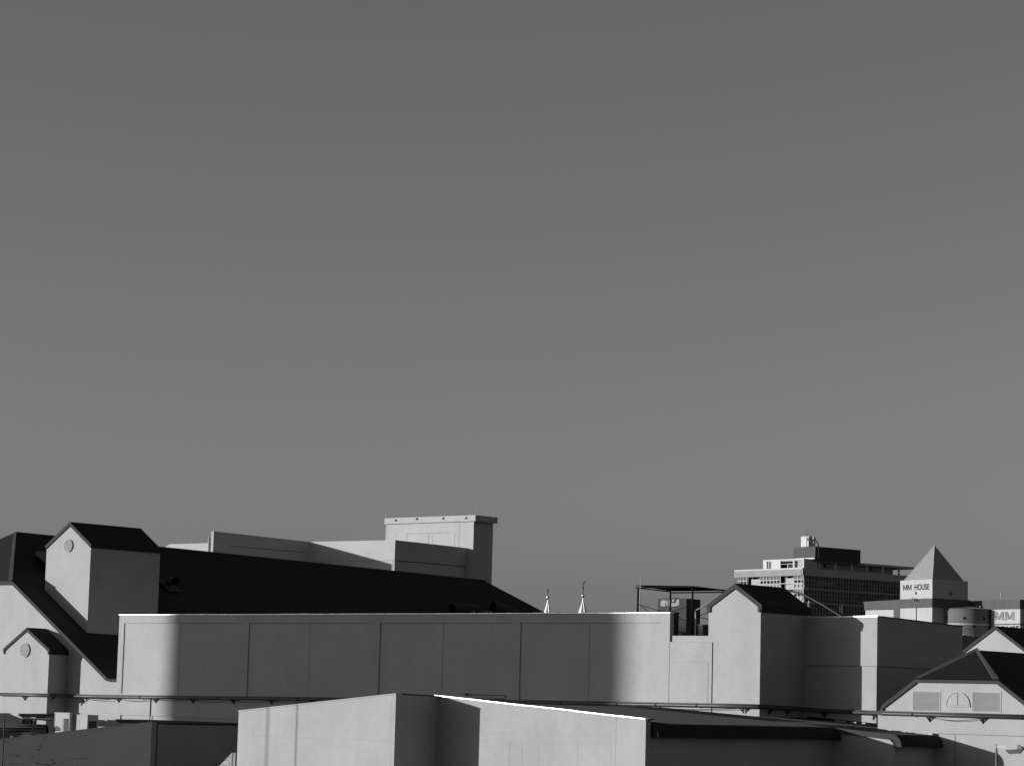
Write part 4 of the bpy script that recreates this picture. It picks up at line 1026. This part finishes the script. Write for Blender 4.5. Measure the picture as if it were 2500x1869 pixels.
# ================================================================== corner building with pyramid roof and signs
FM = Frame(rad(-19.0)); MV, MU = FM.v, FM.u
md = 350.0
mc = FM.d(2276, 1460, md); mx, my = mc.x, mc.y
mm = thing('pyramid_corner_building', 'white corner building with a pyramid roof, grey bands and its name lettered on top', 'building', (mx, my, 0), FM)
tl = MV(2198, 1430, my).x; tzt = MV(2276, 1413, my).z; tzb = MV(2276, 1459.5, my).z
tyb = MU(2363, 1440, mx).y
part('corner_tower', MB().box(tl, mx, my, tyb, tzb, tzt), 'wall2', mm)
bzb = MV(2276, 1481.5, my - .15).z
wl_ = MV(2109.5, 1470, my).x
part('grey_band', MB().box(tl - .05, mx + .15, my - .15, tyb + .3, bzb, tzb - .003), 'band', mm)
z1 = MV(2112, 1468, my).z; z0 = MV(2112, 1489, my).z
part('wing_band', MB().ext([(wl_, my - .1, z1), (tl - .055, my - .1, z1 + .1), (tl - .055, my - .1, z0 + .1), (wl_ + .25, my - .1, z0)], (0, 3, 0)), 'band', mm)
part('wing_wall', MB().box(MV(2113, 1490, my).x, MV(2182, 1490, my).x, my, my + 3, 0, z0 - .003), 'wall2', mm)
part('grey_pier', MB().box(MV(2182, 1490, my).x + .003, tl - .003, my - .05, my + 3, 0, z0 + .09), 'band', mm)
xs1, xs2 = MV(2235.8, 1500, my).x, MV(2238.6, 1500, my).x
part('wall_bay', MB().box(tl, xs1, my, my + 3, 0, bzb - .003), 'wall2', mm)
part('wall_bay', MB().box(xs2, mx, my, my + 3, 0, bzb - .003), 'wall2', mm)
part('recess_strip', MB().box(xs1 + .002, xs2 - .002, my + .12, my + .5, 0, bzb - .003), 'midg', mm)
yk = MU(2296, 1500, mx).y; yk2 = MU(2304, 1500, mx - .6).y
part('side_wall', MB().box(mx - 3, mx - .004, my + 3.003, yk, 0, bzb - .003), 'wall2', mm)
part('side_slot', MB().box(mx - 3, mx - .8, yk + .003, tyb + 2, 0, bzb - .003), 'clads', mm)
# pyramid
pbz = tzt + .003; pl_, pr2 = MV(2212.5, 1415, my + .35).x, mx - .03
cx_ = (pl_ + pr2) / 2; apx = FM.plane(2281.5, 1331.5, Vector((cx_, 0, 0)), Vector((1, 0, 0)))
ya, yb = my + .05, MU(2351, 1417, pr2).y; cy_ = (ya + yb) / 2
az = FM.plane(2281.5, 1331.5, Vector((0, cy_, 0)), Vector((0, 1, 0)))
ap_ = Vector((az.x, cy_, az.z))
ptsb = [(pl_, ya, pbz), (pr2, ya, pbz), (pr2, yb, pbz), (pl_, yb, pbz)]
pm = MB().poly(ptsb)
for i in range(4): pm.poly([ptsb[i], ptsb[(i + 1) % 4], ap_])
py = part('pyramid_roof', pm, 'pyr', mm)
for i in range(4): part('hip_trim', MB().tube([Vector(ptsb[i]) + Vector((0, 0, .03)), ap_], .07, 5), 'slab', py)
part('spike', MB().tube([ap_ - Vector((0, 0, .4)), ap_ + Vector((0, 0, .45))], [.12, .015], 6), 'slab', py)
L0, L1 = MV(2205.5, 1440, my), MV(2269, 1427, my)
tw_l = L1.x - L0.x; mw = tw_l * .145
lt_ = shift(join(glyph_m(mw, .8, .10), shift(glyph_m(mw, .8, .10), (mw + .13, 0, 0)), shift(text_mb('HOUSE', 1, tw_l * .565, .80, bold=.018), (tw_l * .435, 0, 0))), (L0.x, my - .012, MV(2237, 1440, my).z + .02))
part('lettering', lt_, 'sign', mm)
def dia(root, p, r, ax='v'):
    if ax == 'v': part('diamond', MB().ext([(p.x - r, p.y, p.z), (p.x, p.y, p.z - r * 1.35), (p.x + r, p.y, p.z), (p.x, p.y, p.z + r * 1.35)], (0, -.02, 0)), 'sign', root)
    else: part('diamond', MB().ext([(p.x, p.y - r, p.z), (p.x, p.y, p.z - r), (p.x, p.y + r, p.z), (p.x, p.y, p.z + r)], (.02, 0, 0)), 'dark', root)
p = MV(2236.5, 1447, my); dia(mm, p + Vector((0, -.002, 0)), .2)
p = MU(2321, 1448.5, mx); dia(mm, p + Vector((.002, 0, 0)), .3, 'u')
for x, y, r in ((2228, 1459, .07), (2232.5, 1465, .1), (2238.5, 1464.5, .1)):
    p = MV(x, y, my - .4); part('floodlight', MB().box(p.x - r, p.x + r, my - .5, my - .35, p.z - r * .8, p.z + r * .8), 'black', mm)
p, q = MV(2228, 1461.5, my - .3), MV(2238, 1461.5, my - .3); part('light_bar', MB().tube([p, q], .03, 5), 'black', mm)
# right block with second sign
ry = tyb + .32
a_, b_ = MV(2366, 1475, ry).x, MV(2490, 1475, ry).x
zt_, zb_ = MV(2490, 1462.5, ry).z, MV(2490, 1485.5, ry).z
part('upper_band', MB().box(a_, b_, ry, ry + 12, zb_, zt_), 'band', mm)
zq_ = MV(2490, 1521, ry).z
part('sign_wall', MB().box(MV(2419, 1500, ry).x, b_ - .02, ry + .06, ry + 11.9, zq_ + .0, zb_ - .003), 'wall2', mm)
part('string_course', MB().box(MV(2419, 1500, ry).x, b_ + .05, ry - .02, ry + 11.8, zq_ - .14, zq_ - .003), 'dark', mm)
part('lower_wall', MB().box(MV(2419, 1500, ry).x, b_ - .02, ry + .06, ry + 11.9, 0, zq_ - .143), 'wall2', mm)
L0, L1 = MV(2427.5, 1514, ry), MV(2476, 1492, ry)
part('worn_lettering', shift(join(glyph_m((L1.x - L0.x) * .47, L1.z - L0.z, .42), shift(glyph_m((L1.x - L0.x) * .47, L1.z - L0.z, .42), ((L1.x - L0.x) * .53, 0, 0))), (L0.x, ry + .055, L0.z)), 'worn', mm, label='flaking large letters MM')
zs2 = MV(2470, 1527, ry).z; hh_ = 1.0
part('lettering', shift(text_mb('HOUSE', 1, bold=.012, width=MV(2488, 1528, ry).x - MV(2427, 1528, ry).x, height=hh_), (MV(2427, 1528, ry).x, ry + .045, zs2 - hh_)), 'sign', mm)
p = MV(2443, 1463, ry + 1); q = MV(2443, 1452, ry + 1)
part('roof_light', MB().tube([(p.x, p.y, p.z - .3), (p.x, p.y, q.z), (p.x + .12, p.y, q.z + .1)], .05, 6), 'white', mm)
part('roof_light_head', MB().box(p.x + .05, p.x + .22, p.y - .1, p.y + .1, q.z, q.z + .25), 'white', mm)
# drum in the re-entrant corner
d0, d1 = MV(2304, 1500, ry - 2.0), MV(2420, 1500, ry - .1)
dl = MU(2306, 1500, mx - .2); dcy = ry - 1.2; dcm = MV(2362, 1500, dcy); dcx = dcm.x; R_ = 58.5 * (dcm - EYE).length / FOC
dzt = MV(2360, 1483, dcy - R_).z
n = 40; mb = MB()
ang = [math.pi * .5 + i * 2 * math.pi / n for i in range(n + 1)]
def drum(z0, z1, r): 
    return MB().grid([[(dcx + r * math.cos(q), dcy + r * math.sin(q), z) for q in ang] for z in (z0, z1)])
dr = part('drum', drum(0, dzt, R_), 'drum', mm, smooth=True)
zl0, zl1 = MV(2360, 1523.5, dcy - R_).z, MV(2360, 1519.5, dcy - R_).z
lg = drum(zl0, zl1, R_ + .06)
lg.grid([[(dcx + r * math.cos(q), dcy + r * math.sin(q), z) for q in ang] for r, z in ((R_ - .01, zl1), (R_ + .06, zl1))])
part('drum_ledge', lg, 'wall2', dr, smooth=True)
rows = [[(dcx + (R_ + .12) * math.cos(q) * (1 + .006 * (i % 2)), dcy + (R_ + .12) * math.sin(q) * (1 + .006 * (i % 2)), dzt - .03 + .04 * (i % 2)) for i, q in enumerate([k * math.pi / 48 for k in range(97)])], [(dcx, dcy, dzt + .42)] * 97]
part('drum_roof', MB().grid(rows), 'pyr', dr)
def on_drum(x, y, r):
    d = FM.ray(x, y); o = EYE - Vector((dcx, dcy, 0)); a = d.x ** 2 + d.y ** 2; b = o.x * d.x + o.y * d.y; c = o.x ** 2 + o.y ** 2 - r * r
    h = b * b - a * c
    return EYE + d * ((-b - math.sqrt(max(h, 0))) / a)
def drum_flat(p):
    nn = Vector((p.x - dcx, p.y - dcy, 0)).normalized(); return nn, Vector((-nn.y, nn.x, 0))
for x, y in ((2310, 1507.5), (2354.5, 1508), (2402, 1509), (2378.5, 1527.5), (2354.5, 1548)):
    p = on_drum(x, y, R_); nn, tt = drum_flat(p); r = .215
    part('diamond', MB().ext([p + nn * .01 + tt * r, p + nn * .01 + _z * r, p + nn * .01 - tt * r, p + nn * .01 - _z * r], nn * .03), 'sign', dr)
for i, ch_ in enumerate('Century'):
    p = on_drum(2350 + i * 11, 1557, R_); nn, tt = drum_flat(p)
    if tt.x < 0: tt = -tt
    g_ = text_mb(ch_, .85); g_.v = [tuple(p + nn * (.04 - y_) + tt * x_ + _z * z_) for x_, y_, z_ in g_.v]
    part('letter', g_, 'wall2', dr)
for x in (2384.5, 2393): p = MV(x, 1481, ry - .3); part('spotlight', MB().lathe((p.x, p.y, p.z - .1), [(.05, 0), (.14, .1), (.1, .25)], 8), 'white', dr)
# dark roof in front of the drum's foot
dk = thing('dark_roof', 'black roof slope hiding the foot of the lettered drum', 'roof', PD(2375, 1600, 220))
p, q = PD(2330, 1549, 220), PD(2425, 1554, 220)
part('slope', MB().ext([p, q, q + Vector((1.5, -4, -3)), p + Vector((1.5, -4, -3))], (0, 0, -.2)), 'roof', dk)
part('wall', MB().ext([p + Vector((0, .1, -.3)), q + Vector((0, .1, -.3)), Vector((q.x, q.y + .1, 0)), Vector((p.x, p.y + .1, 0))], (0, .3, 0)), 'clads', dk)

# ================================================================== buildings and posts outside the picture that throw the long shadows
nr = Vector((HEAD.y, -HEAD.x, 0))
e1_, e2_ = PV(408, 1600, VM), PV(1525, 1600, VM)
w1_, w2_ = e1_.dot(nr), e2_.dot(nr); smid = ((e1_ + e2_) / 2).dot(HEAD)
ctr = nr * ((w1_ + w2_) / 2) + HEAD * (smid - 158)
FT = Frame(-SUN_AZ)
cl = Matrix.Rotation(SUN_AZ, 3, 'Z') @ ctr
tk_ = thing('apartment_tower', 'tall plain concrete tower standing far beyond the left edge, outside the picture', 'building', (cl.x, cl.y, 0), FT)
hwd = (w2_ - w1_) / 2
tt_ = part('walls', MB().box(cl.x - hwd, cl.x + hwd, cl.y - 8, cl.y + 8, 0, 40.8), 'conc', tk_)
for k in range(12):
    for i in range(7):
        xx = cl.x - hwd + 1.4 + i * (2 * hwd - 2.8) / 7 + .5
        part('window', MB().box(xx, xx + 2.0, cl.y + 8.001, cl.y + 8.03, 3 + k * 3.3, 4.6 + k * 3.3), 'glass', tk_)
for lbl, x, dist, r in (('thin grey post beyond the left edge, farther from the stepped front', 655, 24, .034), ('thin grey post beyond the left edge, nearer the stepped front', 726, 14, .026)):
    p = PV(x, 1720, VA); b_ = p - HEAD * dist
    t = thing('lamp_post', lbl, 'post', (b_.x, b_.y, 0))
    part('shaft', MB().tube([(b_.x, b_.y, 0), (b_.x, b_.y, p.z + dist * math.tan(SUN_EL) + .25)], r, 10), 'lamp', t)
